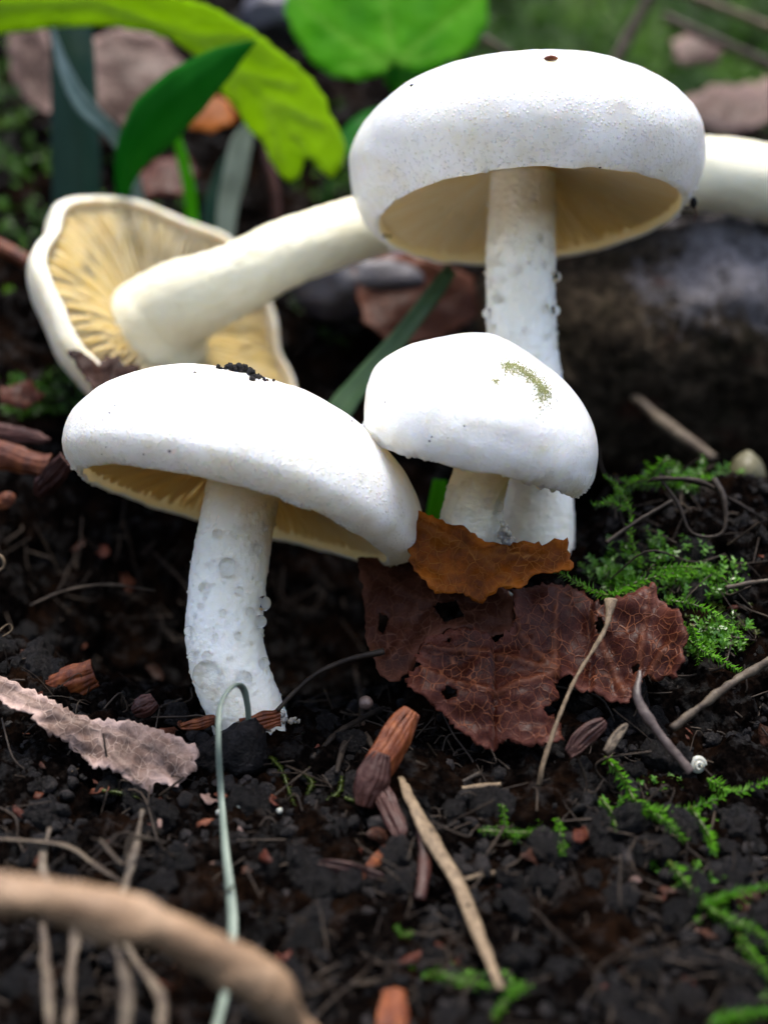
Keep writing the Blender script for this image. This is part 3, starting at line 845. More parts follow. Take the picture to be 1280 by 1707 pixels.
# ------------------------------------------------------------------ background leaves and grass
big_pl = plane3((0, 20, 6.6), (330, 40, 5.6), (540, 270, 6.0))
leaf_thing('green_leaf', 'large yellow-green leaf arching down with a toothed tip above the fallen mushroom', 'leaf',
           [(-60, -30), (60, -60), (180, -40), (290, -8), (350, 8), (420, 44), (478, 86), (520, 122), (552, 160), (556, 185), (574, 212), (584, 240), (578, 270), (560, 292), (544, 280), (524, 258), (512, 262), (506, 290), (488, 300), (470, 285), (452, 262), (440, 232), (415, 210),
            (398, 180), (372, 150), (350, 118), (322, 88), (290, 66), (240, 50), (180, 42), (100, 44), (40, 52), (-60, 62)], big_pl, GREEN_LEAF, 'fresh green leaves', step=8, jag=1.0, warp=.12, ws=.5, vein_h=-.05, vein_w=8, seed=20,
           veins=[[(-60, 10), (150, 0), (330, 60), (450, 160), (530, 260)], [(330, 60), (420, 60)], [(400, 115), (500, 140)], [(450, 160), (560, 210)], [(450, 160), (470, 260)], [(390, 110), (400, 170)]],
           curl=lambda x, y: .0035 * np.clip(x - 330, 0, 300) * .3)
leaf_thing('green_leaf', 'bright green rounded leaf with scalloped edge behind the tall mushroom', 'leaf',
           [(478, -30), (474, 20), (490, 62), (520, 100), (560, 122), (600, 126), (640, 118), (655, 100), (690, 118), (725, 112), (760, 100), (790, 78), (812, 40), (812, 0), (800, -40), (640, -60)],
           plane3((480, 60, 8.0), (810, 60, 8.4), (640, -40, 8.8)), GREEN_LEAF2, 'fresh green leaves', petiole=ypath([(655, 100, 8.1), (660, 200, 8.6), (668, 330, 8.9), (675, 420, 8.9)]), pet_r=.06, pet_mat=GRASS_DARK,
           step=9, jag=1.0, warp=.2, ws=.5, vein_h=-.05, vein_w=7, seed=22, veins=[[(655, 105), (560, 50), (490, 0)], [(655, 105), (640, 0), (640, -50)], [(655, 105), (740, 40), (800, -10)], [(655, 105), (560, 100)], [(655, 105), (760, 85)]])
leaf_thing('green_leaf', 'small bright green leaf below the rounded leaf behind the tall cap', 'leaf',
           [(640, 130), (650, 100), (690, 90), (730, 95), (760, 120), (740, 150), (700, 160), (665, 150)],
           plane3((640, 130, 8.4), (760, 120, 8.6), (700, 90, 9.0)), GREEN_LEAF2, 'fresh green leaves', petiole=ypath([(700, 158, 8.3), (705, 250, 8.9), (700, 400, 9.2)]), pet_r=.05, pet_mat=GRASS_DARK, step=9, jag=1, warp=.15, ws=.6, seed=23)
leaf_thing('green_leaf', 'green leaf half hidden at the left of the tall cap', 'leaf',
           [(560, 225), (600, 190), (640, 175), (660, 195), (640, 230), (600, 262), (570, 255)],
           plane3((560, 225, 7.6), (660, 190, 7.9), (600, 265, 7.3)), GRASS_DARK, 'fresh green leaves', petiole=ypath([(560, 250, 7.4), (545, 320, 7.6), (540, 430, 7.9)]), pet_r=.04, pet_mat=GRASS_DARK, step=9, jag=1, warp=.15, ws=.6, seed=24)

def blade_thing(name, label, cat, pts, width, mat, group=None, **kw):
    V, F = blade(pts, width, **kw)
    return obj(name, V, F, mat, label=label, cat=cat, group=group)

blade_thing('grass', 'broad dark green grass blade slanting up in front of the large leaf', 'grass blade',
            ypath([(208, 480, 7.6), (206, 400, 7.3), (203, 320, 6.2), (216, 262, 5.6), (255, 205, 5.2), (310, 150, 4.9), (370, 103, 4.8), (428, 66, 4.7)]),
            [.16, .2, .3, .62, .98, .88, .55, .02], GRASS_DARK, 'grass blades', side=(.72, .1, -.68), fold=.3, n=60)
blade_thing('grass', 'upright blue-green grass blade behind the fallen cap', 'grass blade',
            ypath([(128, 520, 7.0), (128, 400, 7.0), (126, 260, 7.0), (122, 120, 7.0), (118, 10, 7.2)]), [.85, .9, .9, .82, .75], GRASS_TEAL, 'grass blades', side=(1, .15, 0), fold=.3)
blade_thing('grass', 'pale folded grass blade crossing the upright blue-green blade', 'grass blade',
            ypath([(86, 45, 6.4), (108, 115, 6.3), (140, 175, 6.3), (190, 225, 6.5), (225, 300, 7.0), (240, 400, 7.2)]), [.06, .22, .34, .26, .22, .2], generic('grass_bluish_pale', [(.05, .10, .08), (.13, .19, .17)], 1.5, .35, .2, 6, .02, .5, .3, vary=0), 'grass blades', side=(.75, .1, .6), fold=.3)
blade_thing('grass', 'short pale grey grass blade under the toothed leaf tip', 'grass blade',
            ypath([(418, 205, 7.0), (402, 240, 7.0), (392, 290, 7.0), (380, 340, 7.1), (372, 430, 7.2)]), [.2, .42, .45, .4, .3], GRASS_PALE, 'grass blades', side=(1, 0, .2), fold=.2)
blade_thing('grass', 'dull green stem-like grass blade behind the fallen stem', 'grass blade',
            ypath([(395, 250, 7.6), (372, 300, 7.5), (360, 360, 7.4), (350, 470, 7.4)]), [.3, .42, .5, .5], GRASS_TEAL, 'grass blades', side=(1, 0, .2), fold=.3)
blade_thing('grass', 'thin bright green grass blade beside the dark slanting blade', 'grass blade',
            ypath([(290, 205, 6.8), (303, 260, 6.8), (316, 320, 6.8), (325, 420, 6.9)]), [.06, .2, .22, .22], GREEN_LEAF2, 'grass blades', side=(1, 0, .2), fold=.3)
blade_thing('grass', 'grey-green grass blade rising between the two smooth caps', 'grass blade',
            ypath([(752, 448, 3.9), (715, 500, 3.9), (665, 565, 3.8), (610, 630, 3.7), (570, 680, 3.6), (530, 760, 3.4)]), [.22, .30, .34, .42, .48, .4], generic('grass_grey_green', [(.02, .05, .018), (.045, .085, .035)], 1.5, .45, .2, 6, .02, .2, .25, vary=0), 'grass blades', side=(.8, 0, .6), fold=.3)
blade_thing('grass', 'small green blade seen in the gap between the two front stems', 'grass blade',
            ypath([(733, 800, 2.6), (730, 840, 2.5), (724, 890, 2.4), (722, 940, 2.3)]), [.2, .3, .34, .3], GREEN_LEAF2, 'grass blades', side=(1, 0, 0), fold=.2)

for (o, pl, mt, lab, sd_) in (
    ([(15, 60), (40, 35), (75, 40), (90, 90), (92, 150), (78, 188), (45, 165), (18, 130)], ((15, 60, 9.5), (90, 60, 9.5), (60, 190, 8.9)), LEAF_FADED, 'pinkish dry leaf hanging at the left of the upright grass blade', 31),
    ([(150, 60), (200, 45), (270, 60), (305, 100), (300, 160), (265, 205), (200, 210), (160, 180), (148, 120)], ((150, 60, 9.3), (300, 100, 9.6), (220, 210, 8.8)), LEAF_FADED, 'broad faded tan leaf behind the dark slanting grass blade', 32),
    ([(300, 190), (345, 160), (385, 172), (396, 200), (360, 222), (318, 218)], ((300, 190, 8.6), (396, 180, 8.8), (350, 222, 8.4)), LEAF_ORANGE, 'orange leaf scrap under the large green leaf', 33),
    ([(225, 300), (260, 265), (310, 250), (330, 280), (300, 320), (240, 330)], ((225, 300, 8.2), (330, 270, 8.3), (270, 330, 7.8)), LEAF_RED, 'red-brown leaf scrap behind the top of the fallen cap', 34),
    ([(590, 440), (640, 425), (720, 435), (790, 460), (800, 520), (740, 560), (660, 580), (610, 540)], ((590, 440, 6.2), (800, 460, 6.6), (680, 580, 5.6)), LEAF_DARK, 'dark purplish leaf lying behind the grey-green grass blade', 35),
    ([(1120, 175), (1200, 140), (1290, 125), (1290, 190), (1220, 215), (1150, 215)], ((1120, 175, 11), (1290, 150, 11.4), (1200, 215, 10.4)), LEAF_FADED, 'pale dry leaf lying on the moss above the log', 36),
    ([(1120, 60), (1180, 50), (1210, 80), (1190, 110), (1130, 100)], ((1120, 60, 12), (1210, 80, 12.1), (1150, 110, 11.6)), LEAF_FADED, 'small tan leaf among the moss behind the tall cap', 37),
    ([(0, 645), (50, 632), (75, 650), (40, 672), (0, 668)], ((0, 645, 3.6), (75, 640, 3.8), (30, 672, 3.4)), LEAF_RED, 'flat red-brown leaf scrap on the soil left of the fallen cap', 38)):
    leaf_thing('dead_leaf', lab, 'leaf', o, plane3(*pl), mt, 'faded leaves in the background', step=9, jag=2, warp=.25, ws=.7, seed=sd_)

STN = [(610, 470, 7.0, 1.0, 'rounded purple-grey stone in the shade behind the tall stem'),
       (470, 30, 11.5, .7, 'small bluish white stone beside the rounded green leaf')]
for i, (px, py, y, r, lab) in enumerate(STN):
    V, F = lump(r, 4, .35, 40 + i, (1.3, .9, .8)); g = ground_z(*P(px, py, y)[:2])
    obj('stone', V + P(px, py, y), F, STONE, label=lab, cat='stone')

# stalks and twigs
def twig(label, pts, rad, mat, name='twig', cat='twig', group=None, n=50, seg=10, rough=.02, flat=1.0, rs=4):
    V, F = tube(pts, rad, n, seg, rough, rs, flat, seed=len(label))
    return obj(name, V, F, mat, label=label, cat=cat, group=group)

twig('straight pale grey stalk rising behind the top of the tall cap', ypath([(985, 190, 10.2), (1025, 105, 10), (1050, 55, 9.9), (1085, -10, 9.7)]), [.12, .14, .13, .11], STRAW_GREY, 'dry_stalk', 'stalk')
twig('thin tan stalk crossing above the moss bank', ypath([(1100, -30, 10), (1170, 0, 10), (1230, 22, 10.1), (1300, 52, 10.2)]), [.08, .09, .08, .08], STRAW, 'dry_stalk', 'stalk')
twig('long grey twig lying on the moss behind the tall cap', ypath([(1105, 25, 10.3), (1150, 48, 10.3), (1220, 78, 10.4), (1300, 115, 10.5)]), [.09, .11, .1, .1], STRAW_GREY, 'dry_stalk', 'stalk')
twig('bent brown petiole above the left shoulder of the tall cap', ypath([(770, 70, 8.6), (800, 64, 8.6), (830, 78, 8.7), (860, 105, 9), (900, 170, 9.4)]), [.07, .08, .08, .08, .07], STRAW_GREY, 'dry_stalk', 'stalk')
twig('orange-brown twig poking in beside the fallen cap', ypath([(-60, 395, 5.8), (0, 412, 5.7), (60, 447, 5.5), (110, 500, 5.4)]), [.16, .15, .13, .1], BUD, 'twig', 'twig')
twig('thin brown twig leaning in the dark hollow under the log', ypath([(1000, 610, 6.2), (1060, 665, 5.6), (1120, 715, 5.0), (1190, 765, 4.4)]), [.05, .08, .12, .09], STRAW_GREY, 'twig', 'twig')
twig('slim reddish stalk beside the pale grass blade', ypath([(445, 235, 7.6), (450, 280, 7.5), (460, 330, 7.5), (465, 400, 7.6)]), [.1, .12, .1, .1], BUD_DARK, 'dry_stalk', 'stalk')

# dry stalk crossing the torn leaf
twig('thin straw-coloured stalk bending across the torn red-brown leaf', ypath([(1018, 1000, -.78), (1014, 1030, -.95), (1000, 1065, -1.1), (960, 1130, -1.35), (930, 1200, -1.6), (905, 1275, -1.8), (898, 1310, -1.8)]),
     [.09, .04, .028, .026, .03, .034, .03], STRAW, 'dry_stalk', 'stalk', rough=.016, rs=8, flat=.6)
for k, (dx, dy) in enumerate(((-9, -12), (2, -14), (13, -10))):
    pass
twig('rough brown twig entering at the right beside the mossy clod', ypath([(1310, 1085, -.7), (1250, 1120, -1.0), (1190, 1160, -1.25), (1120, 1215, -1.5)]), [.07, .07, .06, .04], STRAW_GREY, 'twig', 'twig', rough=.06, rs=3)
twig('pale green hair-thin grass filament looping over at the foot of the front stem', mpath([(415, 1225, -.9), (413, 1180, -1.2), (404, 1146, -1.4), (386, 1146, -1.6), (367, 1178, -1.8), (364, 1240, -2.1), (369, 1330), (376, 1420), (385, 1500), (387, 1560), (378, 1640), (356, 1730)], .45),
     [.03, .04, .05, .055, .055, .05, .055, .065, .08, .09, .085, .08], GRASS_PALE, 'grass_filament', 'grass filament', n=140, flat=.5, rough=.004)
twig('thick peeled stick curving down across the foreground', ypath([(-80, 1478, -6.8), (0, 1492, -6.7), (120, 1512, -6.6), (240, 1545, -6.4), (340, 1585, -6.2), (420, 1630, -6.0), (470, 1680, -5.8), (500, 1730, -5.4), (515, 1800, -5.0)]),
     [.19, .21, .195, .235, .21, .22, .205, .225, .19, .2, .2], STICK, 'stick', 'stick', n=160, seg=32, rough=.07, rs=2.6)
twig('curved wiry grass stem springing from the front stem foot', ypath([(462, 1185, -.9), (490, 1155, -.8), (530, 1122, -.7), (580, 1100, -.6), (640, 1086, -.5)]), [.03, .03, .035, .04, .05], ROOT, 'dry_stalk', 'stalk', rough=.01, rs=9)
twig('frayed flat straw leaning below the orange bud scale', mpath([(668, 1296), (690, 1345), (720, 1400), (762, 1470), (795, 1550), (835, 1650)], .38), [.05, .09, .11, .10, .09, .05], STRAW, 'dry_stalk', 'stalk', flat=.4, rough=.03, rs=5)
twig('second mauve strip lying along the frayed straw', mpath([(672, 1310), (700, 1370), (708, 1440), (700, 1500)], .3), [.04, .07, .08, .06], BUD_DARK, 'dry_stalk', 'stalk', flat=.5, rough=.02)
twig('short ochre straw on the soil beside the frayed straw', gpath([(770, 1468), (800, 1460), (826, 1456)], .2), [.03, .04, .03], STRAW, 'dry_stalk', 'stalk')
twig('thin tan straw under the torn leaf edge', gpath([(770, 1315), (800, 1312), (835, 1308)], .2), [.03, .04, .03], STRAW, 'dry_stalk', 'stalk')
twig('dark forked twig below the torn leaf', gpath([(690, 1285), (725, 1302), (745, 1315), (800, 1290)], .2), [.03, .04, .04, .03], ROOT)
for i, pts in enumerate(([(590, 1110), (600, 1160), (605, 1210), (625, 1255)], [(640, 1180), (600, 1200), (560, 1225), (520, 1265)], [(560, 1290), (575, 1240), (600, 1200), (607, 1150)])):
    twig('thin dark rootlet hanging in the hollow beside the orange bud scale', gpath(pts, .25), [.03, .045, .04, .03], ROOT, 'rootlet', 'rootlet', 'rootlets in the hollow', rough=.02)
r3 = np.random.default_rng(3)
DG = ['pale dead grass stem running down past the peeled stick', 'dead grass stem arching level above the peeled stick', 'broad frayed dead grass stem below the tan leaf', 'dead grass stem drooping under the bend of the peeled stick',
      'dead grass stem hanging below the thick end of the peeled stick', 'kinked dead grass stem forming a small arch below the tan leaf', 'short dead grass stem tucked under the peeled stick']
for i, pts in enumerate(([(60, 1380), (100, 1450), (118, 1540), (125, 1620), (120, 1720)], [(-20, 1400), (40, 1400), (110, 1410), (165, 1440), (180, 1480)], [(235, 1350), (228, 1420), (210, 1480), (200, 1530)],
                         [(200, 1540), (230, 1600), (262, 1660), (270, 1730)], [(60, 1540), (80, 1620), (85, 1720)], [(150, 1400), (200, 1440), (222, 1400), (255, 1400)], [(180, 1560), (190, 1640), (210, 1720)])):
    twig(DG[i], gpath([(a + r3.normal(0, 11), b) for a, b in pts], .6 + .08 * i), [.03, .055, .06, .04], STRAW_GREY, 'dead_grass_stem', 'grass stem', 'pale dead grass stems', rough=.04, flat=.35, n=70)

# bud scales, wood chips
def scale_thing(label, a, b, width, mat, belly=.35, name='bud_scale', cat='bud scale', group='brown bud scales', seed=0, side=None, tip=.15, root=.5):
    a, b = np.asarray(a), np.asarray(b)
    n, m = 36, 25
    belly = belly * .5
    t = np.linspace(0, 1, n); ax = b - a; d = unit(ax)
    s = unit(np.cross(d, np.array([0, -1, 0.0]))) if side is None else unit(np.array(side))
    up = unit(np.cross(s, d));
    if up[1] > 0: up = -up
    prof = np.interp(t, [0, .25, .6, .85, 1], [root, .95, 1, .75, tip])
    q = np.linspace(-1, 1, m)
    V = a + ax * t[:, None, None] + s * (q[None, :, None] * prof[:, None, None] * width / 2) + up * ((1 - q[None, :] ** 2) * prof[:, None] * width * belly)[..., None]
    V = V.reshape(-1, 3)
    V = V + up * (.035 * fbm(np.stack([q[None].repeat(n, 0).ravel() * 7, t[:, None].repeat(m, 1).ravel() * 1.5, np.full(n * m, seed)], -1), 3, seed))[:, None] + .06 * np.stack([fbm(V * 2 + s_, 2, seed + s_) for s_ in (1, 2, 3)], -1)
    V, F = thicken(V, grid_faces(n, m), .03)
    return obj(name, V, F, mat, label=label, cat=cat, group=group)

scale_thing('orange ribbed bud scale standing on the soil below the torn leaf', P(622, 1300, -1.9), P(686, 1186, -1.5), .42, BUD, seed=1, tip=.5, root=.8)
scale_thing('dark folded bud scale at the foot of the orange one', P(608, 1345, -2.0), P(632, 1262, -1.85), .40, BUD_DARK, .6, seed=2, tip=.5)
scale_thing('narrow maroon bud scale pointing down under the orange one', ground_hit(638, 1310, .4), ground_hit(668, 1400, .25), .26, BUD_DARK, seed=3)
scale_thing('curled tan shred below the maroon bud scale', ground_hit(600, 1460, .25), ground_hit(668, 1398, .25), .12, BUD, seed=4)
scale_thing('shiny orange-brown husk on the soil rim left of the front stem', P(85, 1150, .0), P(160, 1120, -.1), .5, BUD, .55, seed=5, tip=.7, root=.7)
scale_thing('small dark hooked husk behind the tan leaf', P(225, 1190, -.6), P(262, 1165, -.6), .3, BUD_DARK, .5, seed=6, tip=.6)
scale_thing('orange wood chip lying at the foot of the front stem', P(400, 1210, -.95), P(466, 1196, -.85), .22, BUD, .2, 'wood_chip', 'wood chip', None, 7, tip=.9, root=.9)
scale_thing('thin orange chip left of the front stem foot', P(300, 1212, -.7), P(365, 1200, -.6), .14, BUD, .3, 'wood_chip', 'wood chip', None, 8, tip=.4, root=.6)
scale_thing('pointed brown bud scale touching the rim of the front cap', P(60, 825, 1.6), P(112, 765, 1.2), .36, BUD_DARK, .35, seed=9, tip=.8, root=.2)
scale_thing('round orange twig piece left of the front cap', P(-30, 752, 2.6), P(82, 778, 2.0), .42, BUD, .6, seed=10, tip=.8, root=.9)
scale_thing('flat reddish bark strip above the orange twig piece', P(-30, 715, 2.9), P(82, 735, 2.5), .25, BUD_DARK, .4, seed=11, tip=.1, root=.8)
scale_thing('small red husk on the soil below the pointed bud scale', P(-8, 838, 1.9), P(22, 828, 1.9), .2, BUD, .5, seed=12)
scale_thing('orange husk low in the foreground by the straw', ground_hit(655, 1750, .25), ground_hit(655, 1652, .35), .34, BUD, .5, seed=13, tip=.7, root=.8)
scale_thing('red-brown flake on the soil in the centre foreground', ground_hit(530, 1440, .25), ground_hit(640, 1462, .25), .16, BUD_DARK, .2, seed=14, tip=.5)
scale_thing('tan papery husk under the petiole of the torn leaf', P(950, 1262, -1.7), P(1010, 1200, -1.5), .24, BUD_DARK, .08, seed=15, tip=.4)
scale_thing('slim pale seed husk beside the papery husk', P(1008, 1252, -1.75), P(1045, 1210, -1.65), .10, STRAW_GREY, .12, seed=16, tip=.1)

def tuft(label, a, b, w0, w1, n, seed):
    r = np.random.default_rng(seed); parts = []
    for k in range(n):
        t = r.random(); c = a + (b - a) * t; s = (w0 + (w1 - w0) * t)
        V, F = lump(s * r.uniform(.25, .5), 2, .45, int(r.integers(40)), fs=2.2); parts.append((V + c + r.normal(0, s * .33, 3), F))
    V, F = merge(parts); obj('mycelium_tuft', V, F, STEM, label=label, cat='mycelium')
tuft('ragged white mycelium tuft at the foot of the middle stem', P(850, 905, .0), P(836, 868, .1), .16, .05, 26, 1)
tuft('white mycelium scrap at the foot of the front stem', P(462, 1196, -.4), P(500, 1202, -.5), .13, .04, 18, 2)

def pebble(label, px, py, y, r, mat, name='pebble', cat='pebble', seed=0, sc=(1, 1, 1), rough=.2):
    V, F = lump(r, 3, rough, seed, sc); obj(name, V + P(px, py, y), F, mat, label=label, cat=cat)
pebble('tiny pinkish round pebble in the hollow near the dark rootlets', 610, 1172, -.6, .1, PEB, seed=3, rough=.12)
pebble('small ochre pebble beside the log above the mossy mound', 1245, 795, 3.0, .32, PEB_Y, seed=4, sc=(.9, .8, 1.2))
_a = np.linspace(0, 4.4 * np.pi, 60)[:, None]
_c = ground_hit(1162, 1276, .3)
_V, _F = tube(_c + np.hstack([np.cos(_a) * .085 * np.exp(-_a * .1), -.012 * _a, np.sin(_a) * .1 * np.exp(-_a * .1)]), [.045, .04, .03, .02, .01], 110, 14)
obj('snail_shell', _V, _F, SHELL, label='tiny white coiled snail shell at the end of the torn leaf petiole', cat='shell')
for i, (px, py) in enumerate(((1105, 70), (365, 1355), (400, 1345), (466, 1352), (555, 1336), (960, 1290), (990, 1335), (1240, 1255), (55, 1240), (850, 990))):
    h_ = ground_hit(px, py, .12)
    if i == 0: continue
    V, F = lump(.045, 2, .2, 60 + i)
    obj('quartz_grain', V + h_, F, SHELL, label='tiny glinting white grain on the dark soil', cat='grain', group='white grains on the soil')

# ------------------------------------------------------------------ moss
def moss_leaves(path, n, size, seed=0, spread=.75):
    r = np.random.default_rng(seed); c = spline(path, max(12, n)); t, u, v = frames(c)
    V, F = [], []
    for i in range(n):
        k = int(i * (len(c) - 1) / max(1, n - 1)); a = i * 2.4 + r.normal(0, .3)
        rad = u[k] * math.cos(a) + v[k] * math.sin(a)
        d = unit(t[k] * r.uniform(.45, .8) + rad * spread); s = unit(np.cross(d, t[k] + 1e-6)); nn = np.cross(s, d)
        L = size * r.uniform(.7, 1.15) * (1 - .35 * (i / n) ** 2); wd = L * .23
        b = c[k]; o = len(V)
        V += [b, b + d * L * .4 + s * wd + nn * L * .05, b + d * L * .45 - nn * L * .04, b + d * L * .4 - s * wd + nn * L * .05, b + d * L - nn * L * .12]
        F += [(o, o + 1, o + 2), (o, o + 2, o + 3), (o + 1, o + 4, o + 2), (o + 2, o + 4, o + 3)]
    return np.array(V), F

def moss_shoot(label, path, n=34, size=.17, seed=0, group='trailing moss shoots', mat=None):
    sv, sf = tube(path, [.022, .018, .008], 16, 5)
    t = empty('moss_shoot', label, 'moss', path[0], group)
    obj('stem', sv, sf, MOSS_OLD, t)
    V, F = moss_leaves(path, int(n * 1.7), size * .8, seed)
    obj('leaves', V, F, mat or MOSS, t, kind='stuff')
MLS = ['long moss shoot creeping down the soil below the torn leaf petiole', 'moss shoot running level below the snail shell', 'moss shoot on the soil beyond the snail shell', 'tiny upright moss sprig on the soil below the torn leaf',
       'low moss shoot creeping across the soil beside the frayed straw', 'short moss sprig at the end of the low creeping shoot', 'longest moss shoot trailing down the lower slope', 'moss shoot branching off the longest trailing shoot',
       'moss shoot lying over the soil at the lower tip of the frayed straw', 'moss shoot at the very bottom of the slope', 'short moss sprig beside the long creeping shoot', 'drooping moss shoot under the level one',
       'tiny moss tip beside the mauve strip', 'upright moss sprig below the tip of the frayed straw', 'moss shoot hanging from the end of the longest trailing shoot']
for i, (pts, n, s, lab) in enumerate((
    ([(1070, 950, .9), (1052, 900, .9), (1050, 850, .9), (1032, 815, .9), (1008, 792, .9)], 46, .15, 'upright beaded moss shoot climbing beside the middle cap'),
    ([(1046, 850, .9), (1020, 838, .9), (990, 842, .9)], 22, .16, 'short pale moss shoot beside the white cap edge'),
    ([(1110, 765, 1.6), (1080, 795, 1.4), (1045, 812, 1.3), (1015, 835, 1.2)], 44, .2, 'feathery moss shoot arching over the mound beside the middle cap'),
    ([(1180, 800, 1.8), (1130, 800, 1.7), (1080, 808, 1.6), (1040, 800, 1.5)], 44, .2, 'moss shoot lying along the top of the mound'),
    ([(1070, 985, .2), (1010, 992, .1), (970, 975, .1), (928, 952, .1)], 44, .18, 'moss shoot reaching left over the torn leaf top'),
    ([(1010, 1000, .1), (1050, 975, .2), (1100, 960, .25), (1150, 952, .3)], 50, .2, 'thick moss shoot along the upper edge of the torn leaf'),
    ([(1080, 950, .5), (1140, 945, .5), (1190, 955, .5), (1220, 985, .4)], 50, .18, 'bluish moss shoot on top of the mossy clod'),
    ([(1110, 1000, .0), (1160, 1010, -.1), (1200, 1030, -.2), (1240, 1065, -.3)], 44, .18, 'moss shoot hanging over the face of the mossy clod'),
    ([(1140, 1060, -.3), (1170, 1085, -.45), (1200, 1100, -.5), (1236, 1122, -.6)], 44, .17, 'moss shoot at the foot of the mossy clod'),
    ([(1150, 1040, -.2), (1160, 1070, -.35), (1165, 1105, -.5)], 30, .15, 'short moss shoot drooping beside the leaf corner'))):
    moss_shoot(lab, ypath(pts), n, s, 100 + i)
for i, (pts, n, s) in enumerate((
    ([(1008, 1262), (1040, 1300), (1062, 1340), (1100, 1362), (1140, 1400)], 60, .19), ([(1060, 1350), (1130, 1352), (1205, 1330)], 44, .18),
    ([(1178, 1298), (1225, 1322), (1290, 1298)], 44, .18), ([(832, 1318), (838, 1345), (842, 1378)], 26, .13), ([(796, 1385), (860, 1388), (905, 1392), (944, 1412)], 50, .14),
    ([(930, 1365), (934, 1392), (938, 1424)], 24, .13), ([(1115, 1436), (1160, 1492), (1205, 1530), (1260, 1552), (1290, 1590)], 60, .18), ([(1170, 1510), (1220, 1490), (1285, 1478)], 40, .16),
    ([(716, 1622), (790, 1640), (875, 1652)], 50, .15), ([(1180, 1706), (1240, 1690), (1300, 1688)], 40, .18), ([(1000, 1330), (1020, 1355), (1028, 1385)], 24, .13), ([(1150, 1345), (1180, 1390), (1190, 1420)], 34, .15),
    ([(690, 1555), (672, 1560), (660, 1545)], 16, .1), ([(820, 1700), (850, 1660), (872, 1640)], 30, .14), ([(1230, 1560), (1260, 1600), (1290, 1640)], 30, .16))):
    moss_shoot(MLS[i], gpath(pts, .36), n, s, 140 + i)
for i, pts in enumerate(([(450, 1262), (470, 1285), (482, 1320), (490, 1340)], [(505, 1290), (520, 1305), (512, 1325)], [(545, 1335), (565, 1320), (570, 1295)], [(575, 1330), (590, 1335), (600, 1328)], [(170, 1318), (200, 1322), (230, 1330)])):
    moss_shoot('small olive moss sprig on the black soil clods below the front stem', gpath(pts, .2), 26, .09, 170 + i, 'olive moss sprigs', MOSS_OLD)

def moss_patch(label, spots, n, hgt, size, mat, seed, name='moss_cushion'):
    r = np.random.default_rng(seed); parts = []
    for k in range(n):
        px, py, sx_, sy_ = spots[r.integers(len(spots))]
        a, b = r.normal(px, sx_), r.normal(py, sy_)
        g = ground_hit(a, b, -.1)
        e = unit(np.array([r.normal(0, .55), -.55 + r.normal(0, .4), .8])) * hgt * r.uniform(.6, 1.3)
        if g[1] > 23 or g[1] < -5: continue
        parts.append(moss_leaves(np.array([g, g + e * .5 + r.normal(0, .03, 3), g + e]), 20, size * .8, seed * 1000 + k))
    V, F = merge(parts)
    return obj(name, V, F, mat, label=label, cat='moss', kind='stuff')
moss_patch('green moss cushion on the clod beside the torn leaf', [(1150, 960, 40, 18), (1090, 965, 40, 16), (1190, 1085, 22, 16), (1030, 985, 30, 10), (1170, 1000, 30, 14)], 260, .4, .15, MOSS, 1)
moss_patch('olive moss on the mound behind the torn leaf', [(1130, 1030, 45, 30), (1180, 1060, 40, 30)], 130, .2, .11, MOSS_OLD, 2)
moss_patch('moss tufts on top of the mound below the log', [(1090, 800, 45, 12), (1160, 815, 30, 8)], 110, .4, .16, MOSS, 3)
moss_patch('low moss specks spread between the trailing shoots on the front slope', [(1060, 1335, 30, 16), (1130, 1385, 30, 18), (1200, 1330, 35, 14), (1160, 1490, 30, 18), (1230, 1545, 30, 18), (870, 1392, 40, 8), (800, 1645, 40, 8), (1250, 1690, 30, 10)], 240, .22, .12, MOSS, 6)
moss_patch('bright moss covering the bank behind the tall mushroom', [(960, 60, 110, 50), (1150, 120, 110, 55), (1220, 30, 90, 40), (900, 120, 80, 40), (1150, 190, 80, 20)], 1500, .75, .3, MOSS_DEEP, 4, 'moss_bank')
moss_patch('dim moss on the shaded bank at the left', [(60, 680, 30, 16), (15, 190, 30, 60), (40, 340, 40, 60), (240, 420, 80, 60), (560, 470, 50, 60), (560, 330, 40, 60)], 420, .4, .2, MOSS_DEEP, 5, 'moss_bank')

# ------------------------------------------------------------------ loose soil: clods one by one, crumbs, litter flakes, fine roots
def scatter_px(n, seed, box=(-20, 1300, 1180, 1740)):
    r = np.random.default_rng(seed); out = []
    for i in range(n):
        out.append((r.uniform(box[0], box[1]), r.uniform(box[2], box[3])))
    return out
def clod_shape(k):
    V, F = lump(1, 4, .45, 80 + k, fs=1.7)
    d_, c_ = worley(V * 2.6 + k * 9, 5)
    return V * (1 + .16 * (np.sqrt(np.clip(1 - d_ ** 2, 0, 1)) - .6) + .10 * fbm(V * 7 + k, 3, k))[:, None], F
clods = [make_mesh('soil_clod', *clod_shape(k), CRUMB) for k in range(8)]
r_ = np.random.default_rng(5)
spots = scatter_px(120, 6) + scatter_px(26, 8, (960, 1280, 860, 1180)) + scatter_px(14, 9, (0, 90, 1060, 1130)) + scatter_px(10, 12, (380, 620, 1200, 1340))
for i, (px, py) in enumerate(spots):
    g = ground_hit(px, py, .05)
    s = r_.uniform(.08, .26)
    o = bpy.data.objects.new('soil_clod', clods[i % 8]); COL.objects.link(o)
    o.location = (g + np.array([0, 0, s * .15])) * U
    o.scale = (s * r_.uniform(.8, 1.3), s * r_.uniform(.8, 1.2), s * r_.uniform(.6, 1)); o.rotation_euler = tuple(r_.uniform(0, 6.28, 3))
    o['label'] = 'loose dark clod of crumbly wet soil on the bank'; o['category'] = 'soil clod'; o['group'] = 'loose soil clods'
